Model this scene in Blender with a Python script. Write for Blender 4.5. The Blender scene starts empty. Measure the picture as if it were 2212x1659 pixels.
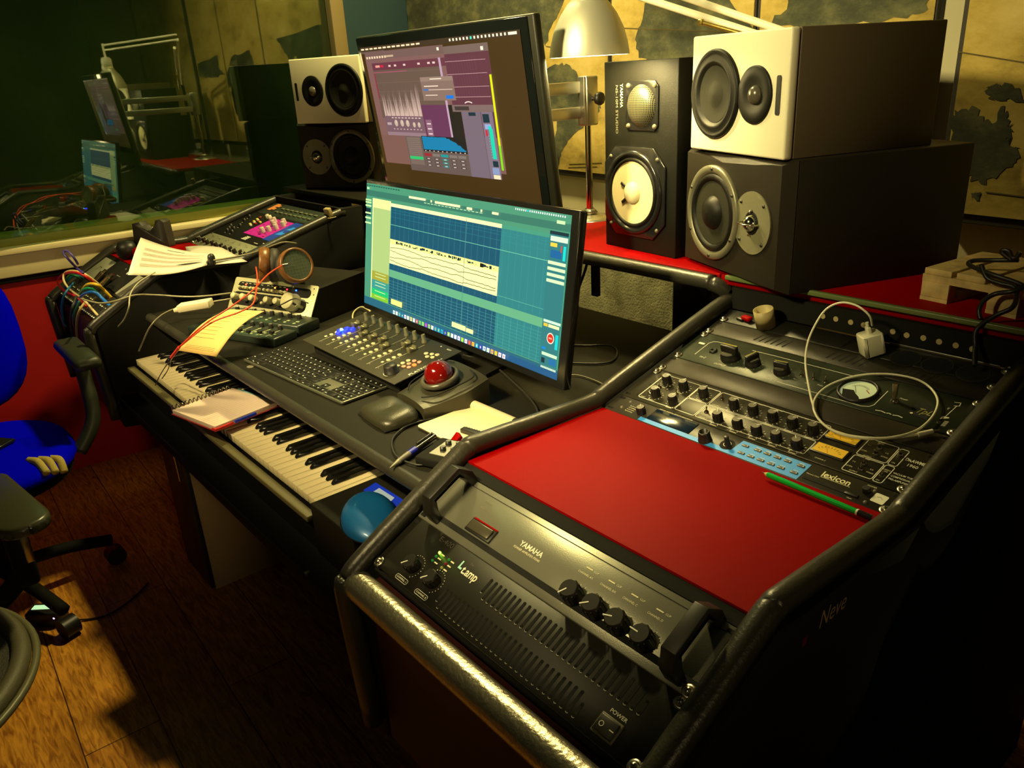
import bpy, bmesh, math, random
from math import sin, cos, pi, radians as R
from mathutils import Vector, Matrix, Euler
random.seed(7)
S = bpy.context.scene
COL = S.collection

# ---------------------------------------------------------------- camera
FPX = 1709.05; PITCH = .3793; ROLL = -.05874; YAW = .89905
CAM = Vector((0, 0, 1.345))
Wm = Matrix.Rotation(YAW, 3, 'Z')
fwd = Wm @ Vector((0, cos(PITCH), -sin(PITCH)))
rgt = Wm @ Vector((1, 0, 0))
dwn = Wm @ Vector((0, -sin(PITCH), -cos(PITCH)))
r2 = cos(ROLL) * rgt - sin(ROLL) * dwn
d2 = sin(ROLL) * rgt + cos(ROLL) * dwn
cd = bpy.data.cameras.new('camera'); cam = bpy.data.objects.new('camera', cd); COL.objects.link(cam)
cam.matrix_world = Matrix(((r2.x, -d2.x, -fwd.x, CAM.x), (r2.y, -d2.y, -fwd.y, CAM.y), (r2.z, -d2.z, -fwd.z, CAM.z), (0, 0, 0, 1)))
cd.sensor_fit = 'HORIZONTAL'; cd.sensor_width = 36; cd.lens = FPX / 2212 * 36; cd.clip_start = .02; cd.clip_end = 60
S.camera = cam

# ---------------------------------------------------------------- world, exposure, lamps of the room, added fill lights
S.view_settings.view_transform = 'Standard'; S.view_settings.look = 'None'; S.view_settings.gamma = 1
S.view_settings.use_curve_mapping = False
S.view_settings.exposure = 0.0
w = bpy.data.worlds.new('world'); S.world = w; w.use_nodes = True
w.node_tree.nodes['Background'].inputs[0].default_value = (.8, .9, .45, 1)
w.node_tree.nodes['Background'].inputs[1].default_value = .007
WARM = (1, .80, .34)
def lamp(name, kind, loc, energy, color, size=.05, rot=(0, 0, 0), **k):
    l = bpy.data.lights.new(name, kind); l.energy = energy; l.color = color
    if kind == 'AREA': l.size = size
    else: l.shadow_soft_size = size
    for a, b in k.items(): setattr(l, a, b)
    o = bpy.data.objects.new(name, l); o.location = loc; o.rotation_euler = rot; COL.objects.link(o); return o
LAMP = Vector((-1.15, 1.13, 1.375))
lamp('ceiling_light', 'AREA', (-2.15, 1.42, 2.45), 42, (1, .83, .32), .14)
lamp('keys_fill', 'AREA', (-1.6, -.3, 1.9), 6, (1, .79, .34), 2.0, (R(42), 0, 0), shape='RECTANGLE', size_y=.05, spread=R(28))  # added light for the piano keys, no fitting behind it
lamp('front_fill', 'AREA', (-1.15, -1.0, 2.3), 7.5, (1, .84, .38), .2, (R(66), 0, R(4)), spread=R(44))  # added fill from the camera side for lamp shade and speaker fronts
lamp('side_fill', 'AREA', (1.5, -.1, 1.55), 1.3, (1, .74, .34), .3, (0, R(87), R(-12)), spread=R(44))  # added fill for the right-hand speaker sides and the desk lettering
lamp('hall_light', 'AREA', (-4.3, 1.3, 2.5), 3.0, (.45, .9, .35), .5)

# ---------------------------------------------------------------- helpers
def ray(px, py): return fwd + r2 * ((px - 1106) / FPX) + d2 * ((py - 829.5) / FPX)
def P(px, py, z):
    "the point of the room at height z seen at photo pixel px, py"
    d = ray(px, py); return CAM + d * ((z - CAM.z) / d.z)
def PY(px, py, y):
    d = ray(px, py); return CAM + d * (y / d.y)

MATS = {}
def mat(name, col, rough=.5, metal=0, emit=0, bump=0, bscale=300, alpha=None, spec=.5, coat=0, var=0, vscale=30):
    if name in MATS: return MATS[name]
    m = bpy.data.materials.new(name); m.use_nodes = True; nt = m.node_tree; b = nt.nodes['Principled BSDF']
    b.inputs['Base Color'].default_value = (*col, 1); b.inputs['Roughness'].default_value = rough
    b.inputs['Metallic'].default_value = metal; b.inputs['Specular IOR Level'].default_value = spec
    b.inputs['Coat Weight'].default_value = coat
    if emit:
        if rough == .499: b.inputs['Base Color'].default_value = (col[0] * .02, col[1] * .02, col[2] * .02, 1)
        b.inputs['Emission Color'].default_value = (*col, 1); b.inputs['Emission Strength'].default_value = emit
    if bump or var:
        n = nt.nodes.new('ShaderNodeTexNoise'); tc = nt.nodes.new('ShaderNodeTexCoord')
        nt.links.new(tc.outputs['Object'], n.inputs['Vector']); n.inputs['Scale'].default_value = bscale; n.inputs['Detail'].default_value = 4
        if bump:
            bp = nt.nodes.new('ShaderNodeBump'); bp.inputs['Strength'].default_value = bump; bp.inputs['Distance'].default_value = .002
            nt.links.new(n.outputs['Fac'], bp.inputs['Height']); nt.links.new(bp.outputs['Normal'], b.inputs['Normal'])
        if var:
            n2 = nt.nodes.new('ShaderNodeTexNoise'); n2.inputs['Scale'].default_value = vscale; n2.inputs['Detail'].default_value = 6
            nt.links.new(tc.outputs['Object'], n2.inputs['Vector'])
            mr = nt.nodes.new('ShaderNodeMapRange'); mr.inputs[1].default_value = .3; mr.inputs[2].default_value = .7
            mr.inputs[3].default_value = max(0, 1 - var); mr.inputs[4].default_value = 1 + var * .5
            mx = nt.nodes.new('ShaderNodeVectorMath'); mx.operation = 'SCALE'; mx.inputs[0].default_value = col
            nt.links.new(n2.outputs['Fac'], mr.inputs[0]); nt.links.new(mr.outputs[0], mx.inputs['Scale'])
            nt.links.new(mx.outputs[0], b.inputs['Base Color'])
    MATS[name] = m; return m
def glow(name, col, s):
    return mat(name, col, .499, emit=s)

class G:
    def __init__(s, M=None): s.v = []; s.f = []; s.m = []; s.sm = []; s.mats = []; s.M = M or Matrix()
    def mi(s, m):
        if m not in s.mats: s.mats.append(m)
        return s.mats.index(m)
    def raw(s, vs, fs, m, smooth=False, M=None):
        T = s.M @ M if M is not None else s.M
        o = len(s.v); s.v += [tuple(T @ Vector(v)) for v in vs]; i = s.mi(m)
        for f in fs: s.f.append([o + k for k in f]); s.m.append(i); s.sm.append(smooth)
        return s
    def bm(s, b, m, smooth=False, M=None):
        b.verts.index_update()
        s.raw([v.co[:] for v in b.verts], [[v.index for v in f.verts] for f in b.faces], m, smooth, M); b.free(); return s
    def box(s, c, d, m, bev=0, seg=2, M=None, smooth=None):
        b = bmesh.new(); bmesh.ops.create_cube(b, size=1)
        for v in b.verts: v.co = Vector((v.co.x * d[0] + c[0], v.co.y * d[1] + c[1], v.co.z * d[2] + c[2]))
        if bev: bmesh.ops.bevel(b, geom=b.edges[:], offset=min(bev, min(d) * .49), segments=seg, profile=.5, affect='EDGES')
        return s.bm(b, m, bool(bev) if smooth is None else smooth, M)
    def b2(s, lo, hi, m, bev=0, seg=2, M=None):
        return s.box([(a + b) / 2 for a, b in zip(lo, hi)], [abs(b - a) for a, b in zip(lo, hi)], m, bev, seg, M)
    def cyl(s, p0, p1, r0, m, r1=None, seg=20, caps=True, M=None):
        p0 = Vector(p0); p1 = Vector(p1); r1 = r0 if r1 is None else r1
        a = (p1 - p0).normalized(); u = a.orthogonal().normalized(); w_ = a.cross(u)
        vs = []; fs = []
        for p, r in ((p0, r0), (p1, r1)):
            for k in range(seg): t = 2 * pi * k / seg; vs.append(p + (u * cos(t) + w_ * sin(t)) * r)
        for k in range(seg): fs.append([k, (k + 1) % seg, seg + (k + 1) % seg, seg + k])
        s.raw(vs, fs, m, True, M)
        if caps:
            s.raw(vs, [list(range(seg))[::-1], list(range(seg, 2 * seg))], m, False, M)
        return s
    def lathe(s, prof, m, seg=32, M=None, smooth=True):
        "prof: list of (radius, z) around local z"
        vs = []; fs = []; n = len(prof)
        for k in range(seg):
            t = 2 * pi * k / seg
            for r, z in prof: vs.append((r * cos(t), r * sin(t), z))
        for k in range(seg):
            k2 = (k + 1) % seg
            for i in range(n - 1): fs.append([k * n + i, k2 * n + i, k2 * n + i + 1, k * n + i + 1])
        return s.raw(vs, fs, m, smooth, M)
    def tube(s, pts, r, m, seg=8, sub=6, M=None, closed=False):
        pts = [Vector(p) for p in pts]
        if sub > 1 and len(pts) > 2:
            q = []; n = len(pts)
            rng = range(n if closed else n - 1)
            for i in rng:
                if closed: a, b, c, d = pts[(i - 1) % n], pts[i], pts[(i + 1) % n], pts[(i + 2) % n]
                else: a, b, c, d = pts[max(i - 1, 0)], pts[i], pts[i + 1], pts[min(i + 2, n - 1)]
                for k in range(sub):
                    t = k / sub
                    q.append(.5 * ((2 * b) + (c - a) * t + (2 * a - 5 * b + 4 * c - d) * t * t + (3 * b - a - 3 * c + d) * t ** 3))
            if not closed: q.append(pts[-1])
            pts = q
        n = len(pts); vs = []; fs = []; u = None
        for i, p in enumerate(pts):
            if closed: t = (pts[(i + 1) % n] - pts[i - 1])
            else: t = pts[min(i + 1, n - 1)] - pts[max(i - 1, 0)]
            t = t.normalized() if t.length > 1e-9 else Vector((0, 0, 1))
            if u is None: u = t.orthogonal().normalized()
            u = (u - t * u.dot(t)); u = u.normalized() if u.length > 1e-6 else t.orthogonal().normalized()
            w_ = t.cross(u); rr = r(i / (n - 1)) if callable(r) else r
            for k in range(seg): a = 2 * pi * k / seg; vs.append(p + (u * cos(a) + w_ * sin(a)) * rr)
        for i in range(n if closed else n - 1):
            j = (i + 1) % n
            for k in range(seg): fs.append([i * seg + k, i * seg + (k + 1) % seg, j * seg + (k + 1) % seg, j * seg + k])
        if not closed: fs += [list(range(seg))[::-1], [(n - 1) * seg + k for k in range(seg)]]
        return s.raw(vs, fs, m, True, M)
    def prism(s, pts, h0, h1, m, M=None, bev=0):
        "polygon in xy extruded from z h0 to h1"
        n = len(pts); vs = [(x, y, h0) for x, y in pts] + [(x, y, h1) for x, y in pts]
        fs = [list(range(n))[::-1], list(range(n, 2 * n))] + [[k, (k + 1) % n, n + (k + 1) % n, n + k] for k in range(n)]
        if bev:
            b = bmesh.new(); bv = [b.verts.new(v) for v in vs]
            for f in fs: b.faces.new([bv[i] for i in f])
            bmesh.ops.bevel(b, geom=b.edges[:], offset=bev, segments=2, profile=.5, affect='EDGES')
            return s.bm(b, m, True, M)
        return s.raw(vs, fs, m, False, M)
    def rect(s, x0, y0, x1, y1, z, m, M=None): return s.raw([(x0, y0, z), (x1, y0, z), (x1, y1, z), (x0, y1, z)], [[0, 1, 2, 3]], m, False, M)
    def poly(s, pts, z, m, M=None): return s.raw([(x, y, z) for x, y in pts], [list(range(len(pts)))], m, False, M)
    def disc(s, x, y, r, z, m, seg=20, M=None): return s.poly([(x + r * cos(2 * pi * k / seg), y + r * sin(2 * pi * k / seg)) for k in range(seg)], z, m, M)
    def ring(s, x, y, r0, r1, z, m, seg=32, a0=0, a1=2 * pi, M=None):
        vs = []; fs = []
        for k in range(seg + 1):
            t = a0 + (a1 - a0) * k / seg
            vs += [(x + r0 * cos(t), y + r0 * sin(t), z), (x + r1 * cos(t), y + r1 * sin(t), z)]
        for k in range(seg): fs.append([2 * k, 2 * k + 1, 2 * k + 3, 2 * k + 2])
        return s.raw(vs, fs, m, False, M)
    def line(s, pts, wd, z, m, M=None):
        for (x0, y0), (x1, y1) in zip(pts[:-1], pts[1:]):
            d = Vector((x1 - x0, y1 - y0)); L = d.length
            if L < 1e-9: continue
            d /= L; n = Vector((-d.y, d.x)) * wd / 2; e = d * wd * .3
            s.raw([(x0 - n.x - e.x, y0 - n.y - e.y, z), (x1 - n.x + e.x, y1 - n.y + e.y, z), (x1 + n.x + e.x, y1 + n.y + e.y, z), (x0 + n.x - e.x, y0 + n.y - e.y, z)], [[0, 1, 2, 3]], m, False, M)
        return s
    def text(s, t, x, y, size, z, m, sx=1, rot=0, align='LEFT', M=None, shear=0, bold=0):
        vs, fs = textmesh(t, align, shear, bold)
        T = Matrix.Translation((x, y, z)) @ Matrix.Rotation(rot, 4, 'Z') @ Matrix.Diagonal((size * sx, size, 1, 1))
        return s.raw(vs, fs, m, False, (M @ T) if M is not None else T)
    def wave(s, f, nu, nv, m, M=None, thick=0):
        "a sheet f(u,v)->point"
        vs = [f(i / nu, j / nv) for j in range(nv + 1) for i in range(nu + 1)]
        fs = [[j * (nu + 1) + i, j * (nu + 1) + i + 1, (j + 1) * (nu + 1) + i + 1, (j + 1) * (nu + 1) + i] for j in range(nv) for i in range(nu)]
        return s.raw(vs, fs, m, True, M)
    def mesh(s, name):
        me = bpy.data.meshes.new(name); me.from_pydata(s.v, [], s.f)
        for m in s.mats: me.materials.append(m)
        me.polygons.foreach_set('material_index', s.m); me.polygons.foreach_set('use_smooth', s.sm); me.update(); return me
    def part(s, name, parent, label=None, loc=None, rot=None, kind=None):
        o = bpy.data.objects.new(name, s.mesh(name)); COL.objects.link(o); o.parent = parent
        if loc is not None: o.location = loc
        if rot is not None: o.rotation_euler = rot
        if label: o['label'] = label
        if kind: o['kind'] = kind
        return o
    def solo(s, name, label, cat, group=None, kind=None, loc=(0, 0, 0), rot=(0, 0, 0)):
        o = bpy.data.objects.new(name, s.mesh(name)); COL.objects.link(o); o.location = loc; o.rotation_euler = rot
        if label: o['label'] = label; o['category'] = cat
        if group: o['group'] = group
        if kind: o['kind'] = kind
        return o
TXT = {}
def textmesh(t, align, shear, bold):
    k = (t, align, shear, bold)
    if k not in TXT:
        c = bpy.data.curves.new('lettering', 'FONT'); c.body = t; c.size = 1; c.align_x = align; c.shear = shear; c.offset = bold
        c.resolution_u = 3
        o = bpy.data.objects.new('lettering', c); me = o.to_mesh()
        TXT[k] = ([v.co[:] for v in me.vertices], [list(p.vertices) for p in me.polygons])
        o.to_mesh_clear(); bpy.data.objects.remove(o); bpy.data.curves.remove(c)
    return TXT[k]
def thing(name, label, cat, loc=(0, 0, 0), rot=(0, 0, 0), group=None):
    o = bpy.data.objects.new(name, None); o.empty_display_size = .05; COL.objects.link(o); o.location = loc; o.rotation_euler = rot
    o['label'] = label; o['category'] = cat
    if group: o['group'] = group
    return o
def merge(o, g):
    "add a pattern to the mesh of an existing part"
    base = len(o.data.materials)
    for m in g.mats: o.data.materials.append(m)
    g.m = [i + base for i in g.m]; me = g.mesh('pattern')
    b = bmesh.new(); b.from_mesh(o.data); b.from_mesh(me); b.to_mesh(o.data); b.free(); bpy.data.meshes.remove(me)
def panel_of(t, n='front_panel'): return [c for c in bpy.data.objects if c.parent == t and c.name.startswith(n)][0]
def structure(o): o['kind'] = 'structure'; return o
def cp(o, parent=None, loc=None, rot=None):
    c = o.copy(); COL.objects.link(c); c.parent = parent
    if loc is not None: c.location = loc
    if rot is not None: c.rotation_euler = rot
    return c
def tree(o, loc, rot, label, parent=None):
    c = cp(o, parent, loc, rot)
    if label: c['label'] = label
    for ch in [x for x in bpy.data.objects if x.parent == o]:
        d = cp(ch, c)
        for g_ in [x for x in bpy.data.objects if x.parent == ch]: cp(g_, d)
    return c

# ---------------------------------------------------------------- materials
BLK = mat('black_laminate', (.011, .010, .006), .62, bump=.12, bscale=900, spec=.16)
BLKG = mat('black_gloss', (.012, .012, .012), .18)
BLKM = mat('black_matt', (.009, .009, .007), .8, spec=.15)
RUB = mat('black_padded_trim', (.03, .028, .02), .36, bump=.25, bscale=220)
RED = mat('red_laminate', (.24, .0, .0), .55, bump=.05, bscale=900, spec=.05)
PANEL = mat('rack_panel_black', (.030, .027, .018), .42, bump=.1, bscale=1200)
PANELD = mat('rack_panel_dark', (.010, .009, .006), .45, bump=.1, bscale=1200)
STEEL = mat('zinc_screw', (.55, .52, .42), .3, 1)
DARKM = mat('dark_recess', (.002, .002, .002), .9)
CREAM = mat('cream_lettering', (.8, .76, .5), .6)
WHT = mat('white_lettering', (.85, .85, .7), .6)
ALU = mat('brushed_aluminium', (.5, .49, .42), .32, .9, bump=.05, bscale=500)
KNOB = mat('black_knob', (.012, .011, .009), .42)
KNOBT = mat('knob_top_grey', (.13, .12, .08), .5)
PAPER = mat('white_paper', (.62, .57, .48), .8)
SWIT = mat('switch_metal', (.5, .45, .35), .25, 1)
CBL = mat('black_cable', (.02, .02, .018), .4)
WOODL = mat('pale_wood', (.55, .40, .16), .7, var=.35, vscale=40)

def wood_floor():
    m = bpy.data.materials.new('oak_floorboards'); m.use_nodes = True; nt = m.node_tree; b = nt.nodes['Principled BSDF']
    tc = nt.nodes.new('ShaderNodeTexCoord'); mp = nt.nodes.new('ShaderNodeMapping'); mp.inputs['Rotation'].default_value = (0, 0, R(2))
    br = nt.nodes.new('ShaderNodeTexBrick'); br.inputs['Scale'].default_value = 1; br.inputs['Brick Width'].default_value = 1.1; br.inputs['Row Height'].default_value = .16
    br.inputs['Mortar Size'].default_value = .0015; br.inputs['Color1'].default_value = (.85, .38, .04, 1); br.inputs['Color2'].default_value = (.66, .26, .025, 1); br.inputs['Mortar'].default_value = (.1, .04, .01, 1)
    nt.links.new(tc.outputs['Object'], mp.inputs['Vector']); nt.links.new(mp.outputs[0], br.inputs['Vector'])
    m2 = nt.nodes.new('ShaderNodeMapping'); m2.inputs['Rotation'].default_value = (0, 0, R(2)); m2.inputs['Scale'].default_value = (4, 28, 1)
    nt.links.new(tc.outputs['Object'], m2.inputs['Vector'])
    n = nt.nodes.new('ShaderNodeTexNoise'); n.inputs['Scale'].default_value = 3.2; n.inputs['Detail'].default_value = 8; n.inputs['Distortion'].default_value = 1.3
    nt.links.new(m2.outputs[0], n.inputs['Vector'])
    cr = nt.nodes.new('ShaderNodeValToRGB'); cr.color_ramp.elements[0].position = .34; cr.color_ramp.elements[0].color = (.28, .16, .12, 1); cr.color_ramp.elements[1].position = .62; cr.color_ramp.elements[1].color = (1, 1, 1, 1)
    nt.links.new(n.outputs['Fac'], cr.inputs[0])
    mx = nt.nodes.new('ShaderNodeMixRGB'); mx.blend_type = 'MULTIPLY'; mx.inputs[0].default_value = .8
    nt.links.new(br.outputs[0], mx.inputs[1]); nt.links.new(cr.outputs[0], mx.inputs[2]); nt.links.new(mx.outputs[0], b.inputs['Base Color'])
    b.inputs['Roughness'].default_value = .45
    return m
WALLW = mat('cream_wall_paint', (.62, .56, .36), .85, bump=.1, bscale=120)
WALLR = mat('red_wall_paint', (.5, .002, .002), .7, bump=.1, bscale=120)
WALLB = mat('dark_teal_wall_paint', (.008, .035, .05), .8)
SILL = mat('cream_sill_paint', (.9, .78, .45), .5)
GRN = mat('olive_frame_paint', (.28, .28, .05), .5)
POST = mat('tan_post_paint', (.20, .15, .06), .6)

# ---------------------------------------------------------------- the room
structure(G().b2((-6.5, -1.8, -.05), (1.6, 2.6, 0), wood_floor()).solo('floor', None, None))
A5 = R(-5.5)
def back(px, py, off=0):
    "point on the rear wall seen at a pixel"
    n = Vector((-sin(A5), cos(A5), 0)); d = ray(px, py); t = (n.dot(Vector((-1, 1.8 - off, 0)) - CAM)) / n.dot(d); return CAM + d * t
MB = Matrix.Translation((-1, 1.8, 0)) @ Matrix.Rotation(A5, 4, 'Z')     # rear wall frame: x along, y into the wall
structure(G().b2((-2.06, 0, 0), (2.6, .1, 2.6), WALLW, M=MB).solo('wall_back', None, None))
AL = R(84)
ML = Matrix.Translation((-3.16, .9, 0)) @ Matrix.Rotation(AL, 4, 'Z')   # left wall frame: x along the wall away from camera, y out of the room
def left(px, py, off=0):
    n = Vector((-sin(AL), cos(AL), 0)); o = Vector((-3.16, .9, 0)) + n * off
    d = ray(px, py); t = n.dot(o - CAM) / n.dot(d); return ML.inverted() @ (CAM + d * t)
g = G(); g.b2((-2.2, 0, 0), (1.1, .12, .755), WALLR, M=ML); g.solo('wall_left', None, None, kind='structure')
g = G(); g.b2((.80, 0, .755), (1.1, .12, 2.6), WALLB, M=ML); g.solo('wall_left', None, None, kind='structure')
g = G(); g.b2((-2.2, -.02, .765), (.80, .12, .845), SILL, .004, M=ML); g.b2((-2.2, -.045, .845), (.80, .12, .868), SILL, .004, M=ML)
g.b2((-2.2, -.012, .745), (.80, .12, .765), BLKM, .003, M=ML)
g.solo('trim_1', None, None, kind='structure')
# glazing: frame, two panes set at a slight angle to the wall
win = thing('window_1', None, None, ML.to_translation(), (0, 0, AL)); del win['label']; del win['category']; structure(win)
g = G(); g.b2((-2.2, .0, .868), (.745, .12, .905), GRN, .003); g.b2((-2.2, .0, 2.45), (.745, .12, 2.6), GRN)
g.part('bottom_frame', win)
g = G(); g.b2((.745, -.03, .868), (.80, .12, 2.6), POST, .003); g.part('side_frame', win)
def glass_mat():
    m = bpy.data.materials.new('window_glass'); m.use_nodes = True; nt = m.node_tree; b = nt.nodes['Principled BSDF']
    b.inputs['Base Color'].default_value = (.75, 1, .7, 1); b.inputs['Transmission Weight'].default_value = 1; b.inputs['Roughness'].default_value = .012; b.inputs['IOR'].default_value = 1.75
    return m
GL = glass_mat()
g = G()
Mg = Matrix.Translation((.745, .02, 0)) @ Matrix.Rotation(R(4), 4, 'Z')
g.b2((-2.93, 0, .905), (0, .008, 2.45), GL, M=Mg); g.part('pane', win)
# the dark room behind the glass
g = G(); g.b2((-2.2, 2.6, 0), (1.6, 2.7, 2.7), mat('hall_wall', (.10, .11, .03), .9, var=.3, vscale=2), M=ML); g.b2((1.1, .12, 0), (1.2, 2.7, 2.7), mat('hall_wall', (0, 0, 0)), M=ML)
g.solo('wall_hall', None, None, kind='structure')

# rear wall pictures: a world map over several canvases
def land(name, kind):
    m = bpy.data.materials.new(name); m.use_nodes = True; nt = m.node_tree; b = nt.nodes['Principled BSDF']
    tc = nt.nodes.new('ShaderNodeTexCoord'); n = nt.nodes.new('ShaderNodeTexNoise'); n.inputs['Scale'].default_value = 9 if kind else 5; n.inputs['Detail'].default_value = 12; n.inputs['Roughness'].default_value = .7
    mp = nt.nodes.new('ShaderNodeMapping'); mp.inputs['Scale'].default_value = (1, 1, 1.8)
    nt.links.new(tc.outputs['Object'], mp.inputs[0]); nt.links.new(mp.outputs[0], n.inputs['Vector'])
    cr = nt.nodes.new('ShaderNodeValToRGB'); e = cr.color_ramp.elements
    if kind: cols = [(.3, (.015, .02, .015)), (.5, (.05, .055, .03)), (.68, (.13, .13, .06))]
    else: cols = [(.3, (.17, .12, .025)), (.48, (.44, .32, .07)), (.7, (.60, .46, .16))]
    e[0].position = cols[0][0]; e[0].color = (*cols[0][1], 1); e[1].position = cols[2][0]; e[1].color = (*cols[2][1], 1)
    x = e.new(cols[1][0]); x.color = (*cols[1][1], 1)
    nt.links.new(n.outputs['Fac'], cr.inputs[0]); nt.links.new(cr.outputs[0], b.inputs['Base Color']); b.inputs['Roughness'].default_value = .9
    return m
SEA = land('aged_map_ground', 0); LAND = land('dark_map_ink', 1); FRM = mat('picture_edge', (.03, .026, .02), .7)
INK = mat('map_text_ink', (.09, .07, .02), .9)
def ragged(pts, n=4, amp=.010, seed=1):
    rr = random.Random(seed); out = []
    for i, p in enumerate(pts):
        q = pts[(i + 1) % len(pts)]
        for k in range(n):
            t = k / n; a = amp if k else 0
            out.append((p[0] + (q[0] - p[0]) * t + rr.uniform(-a, a), p[1] + (q[1] - p[1]) * t + rr.uniform(-a, a)))
    return out
def tri_poly(g, pts, z, m, M):
    b = bmesh.new(); vs = [b.verts.new((x, y, z)) for x, y in pts]
    es = [b.edges.new((vs[i], vs[(i + 1) % len(vs)])) for i in range(len(vs))]
    bmesh.ops.triangle_fill(b, use_beauty=True, edges=es); g.bm(b, m, False, M)
MBi = MB.inverted()
def bx(px, py, off=.03): v = MBi @ back(px, py, off); return (v.x, v.z)
MP = MB @ Matrix(((1, 0, 0, 0), (0, 0, -1, 0), (0, 1, 0, 0), (0, 0, 0, 1)))   # draw in (x,z), depth towards the room
def mapcanvas(label, x0, x1, z0, z1, shapes, lines=()):
    t = thing('map_picture', label, 'picture', group=None)
    g = G(MP); g.box(((x0 + x1) / 2, (z0 + z1) / 2, .013), (x1 - x0, z1 - z0, .026), FRM, .002); g.part('frame', t)
    g = G(MP); e = .0
    g.b2((x0 + .012, z0 + .02, .0262), (x1 - .004, z1, .030), SEA)
    g.part('canvas', t)
    g = G(MP)
    for i, s_ in enumerate(shapes): tri_poly(g, ragged([(min(max(x, x0 + .006), x1 - .004), min(z, z1)) for x, z in s_], 5, .006, i + 3), .0305 + i * .0001, LAND, None)
    for ln in lines: g.line(ln, .0025, .0308, INK)
    g.part('map_print', t, kind='stuff')
    return t
zb = bx(1195, 377)[1]
xA0 = -2.03; xs1 = bx(1318, 300)[0]; xs2 = bx(1634, 30)[0]; xs3 = bx(2050, 60)[0] ; xE = 1.2
na = [bx(*q) for q in [(878, 0), (1230, -20), (1215, 10), (1190, 60), (1178, 100), (1160, 60), (1130, 90), (1010, 80), (880, 90)]]
sa = [bx(*q) for q in [(1172, 150), (1215, 135), (1240, 150), (1262, 190), (1300, 215), (1296, 240), (1270, 262), (1240, 290), (1212, 330), (1206, 366), (1198, 340), (1203, 262), (1180, 215)]]
mapcanvas('canvas with South America under the hanging lamp shade', xA0, xs1 - .004, zb, 2.1, [na, sa], [[bx(1230, 355), bx(1300, 352)], [bx(1228, 362), bx(1290, 360)], [bx(1180, 100), bx(1310, 120)]])
af = [bx(*q) for q in [(1405, -20), (1390, 30), (1372, 85), (1380, 125), (1420, 140), (1500, 140), (1630, 130), (1632, 60), (1560, -20)]]
mapcanvas('canvas with dark Africa outline behind the tall black speaker', xs1, xs2 - .004, zb, 2.1, [af], [[bx(1330, 60), bx(1600, 70)]])
asia = [bx(*q) for q in [(1645, 60), (1700, 20), (1700, -60), (2010, -60), (2005, 20), (1960, 40), (1800, 60)]]
mapcanvas('olive green Asia canvas above the white speaker on the right', xs2, xs3 - .03, zb, 2.1, [asia])
au = [bx(*q) for q in [(2040, 250), (2078, 235), (2110, 232), (2125, 262), (2150, 265), (2162, 230), (2175, 255), (2190, 285), (2170, 300), (2205, 320), (2195, 350), (2160, 375), (2122, 398), (2090, 380), (2060, 330)]]
ng = [bx(*q) for q in [(2130, 190), (2160, 180), (2195, 190), (2212, 215), (2212, 222), (2180, 212), (2150, 215), (2135, 205)]]
tas = [bx(*q) for q in [(2100, 420), (2120, 415), (2115, 428), (2100, 430)]]
mapcanvas('golden canvas with Australia at the right edge', bx(2062, 140)[0], xE, zb, 2.1, [au, ng, tas], [[bx(2070, 112), bx(2212, 135)], [bx(2130, 415), bx(2212, 425)]])

# grey fabric board and heater standing behind the desk
FAB = mat('grey_fabric', (.55, .52, .30), .95, bump=.8, bscale=160, var=.5, vscale=14)
G().b2((-2.45, 1.72, 0), (-1.30, 1.76, .90), FAB, .006).solo('acoustic_board', 'grey woven fabric board standing behind the desk under the red shelf', 'acoustic board')
G().b2((-1.14, 1.69, 0), (-.45, 1.72, .88), mat('brown_board', (.4, .25, .07), .8, var=.3)).solo('wooden_board', 'dull brown wooden board behind the desk right of the tower fan', 'board')
t = thing('tower_heater', 'dark grey upright heater with a top grille behind the desk', 'heater', (-1.22, 1.62, 0))
G().b2((-.06, -.06, 0), (.06, .05, .87), PANELD, .008).part('body', t)
g = G()
for k in range(4): g.b2((-.055 + k * .034, -.064, .875), (-.05 + k * .034, .045, .89), PANEL)
for k in range(4): g.b2((-.055, -.064 + k * .034, .875), (.055, -.059 + k * .034, .89), PANEL)
g.b2((-.056, -.06, .868), (.056, .045, .876), DARKM); g.part('grille', t)

# ---------------------------------------------------------------- the studio desk
U = .04445; L = .4826
SL = .2612; LO = .4797
UPR = Vector((-.849, .867, .813)); LOR = Vector((-.849, .587, .8175))
UPL = Vector((-2.915, .89, .83)); LOL = Vector((-2.915, .625, .835))
XM = Matrix(((0, 0, 1, 0), (1, 0, 0, 0), (0, 1, 0, 0), (0, 0, 0, 1)))
desk = thing('studio_desk', 'large black studio desk with red laminate tops and padded black edges', 'desk')
g = G(); g.b2((-2.40, .578, .716), (-.89, 1.43, .74), BLK, .004); g.part('desktop', desk)
g = G(); g.cyl((-2.40, .577, .728), (-.885, .577, .728), .013, RUB); g.part('edge_trim', desk)
x_ = P(541, 792, .74); g = G(); g.lathe([(0, .0012), (.008, .0012), (.009, 0)], KNOBT, 20, Matrix.Translation((x_.x, x_.y, .74))); g.part('grommet', desk)
g = G(); g.b2((-2.42, .445, .485), (-1.08, 1.0, .515), BLKM, .003); g.part('keyboard_tray', desk)
g = G(); g.b2((-3.02, 1.315, .945), (-1.95, 1.64, .963), BLK, .002); g.part('shelf', desk)
for x0, x1 in ((-1.945, -.885), (-.885, -.12)):
    g = G(); g.b2((x0, 1.222, .945), (x1 - .003, 1.545 if x1 < 0 else 1.62, .963), RED, .002); g.part('shelf', desk, 'red laminate rear shelf')
g = G(); g.tube([(-1.95, 1.225, .947), (-1.90, 1.215, .947), (-1.0, 1.215, .947), (-.90, 1.213, .945), (-.875, 1.23, .93)], .015, RUB, 12); g.part('shelf_trim', desk)
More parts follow.
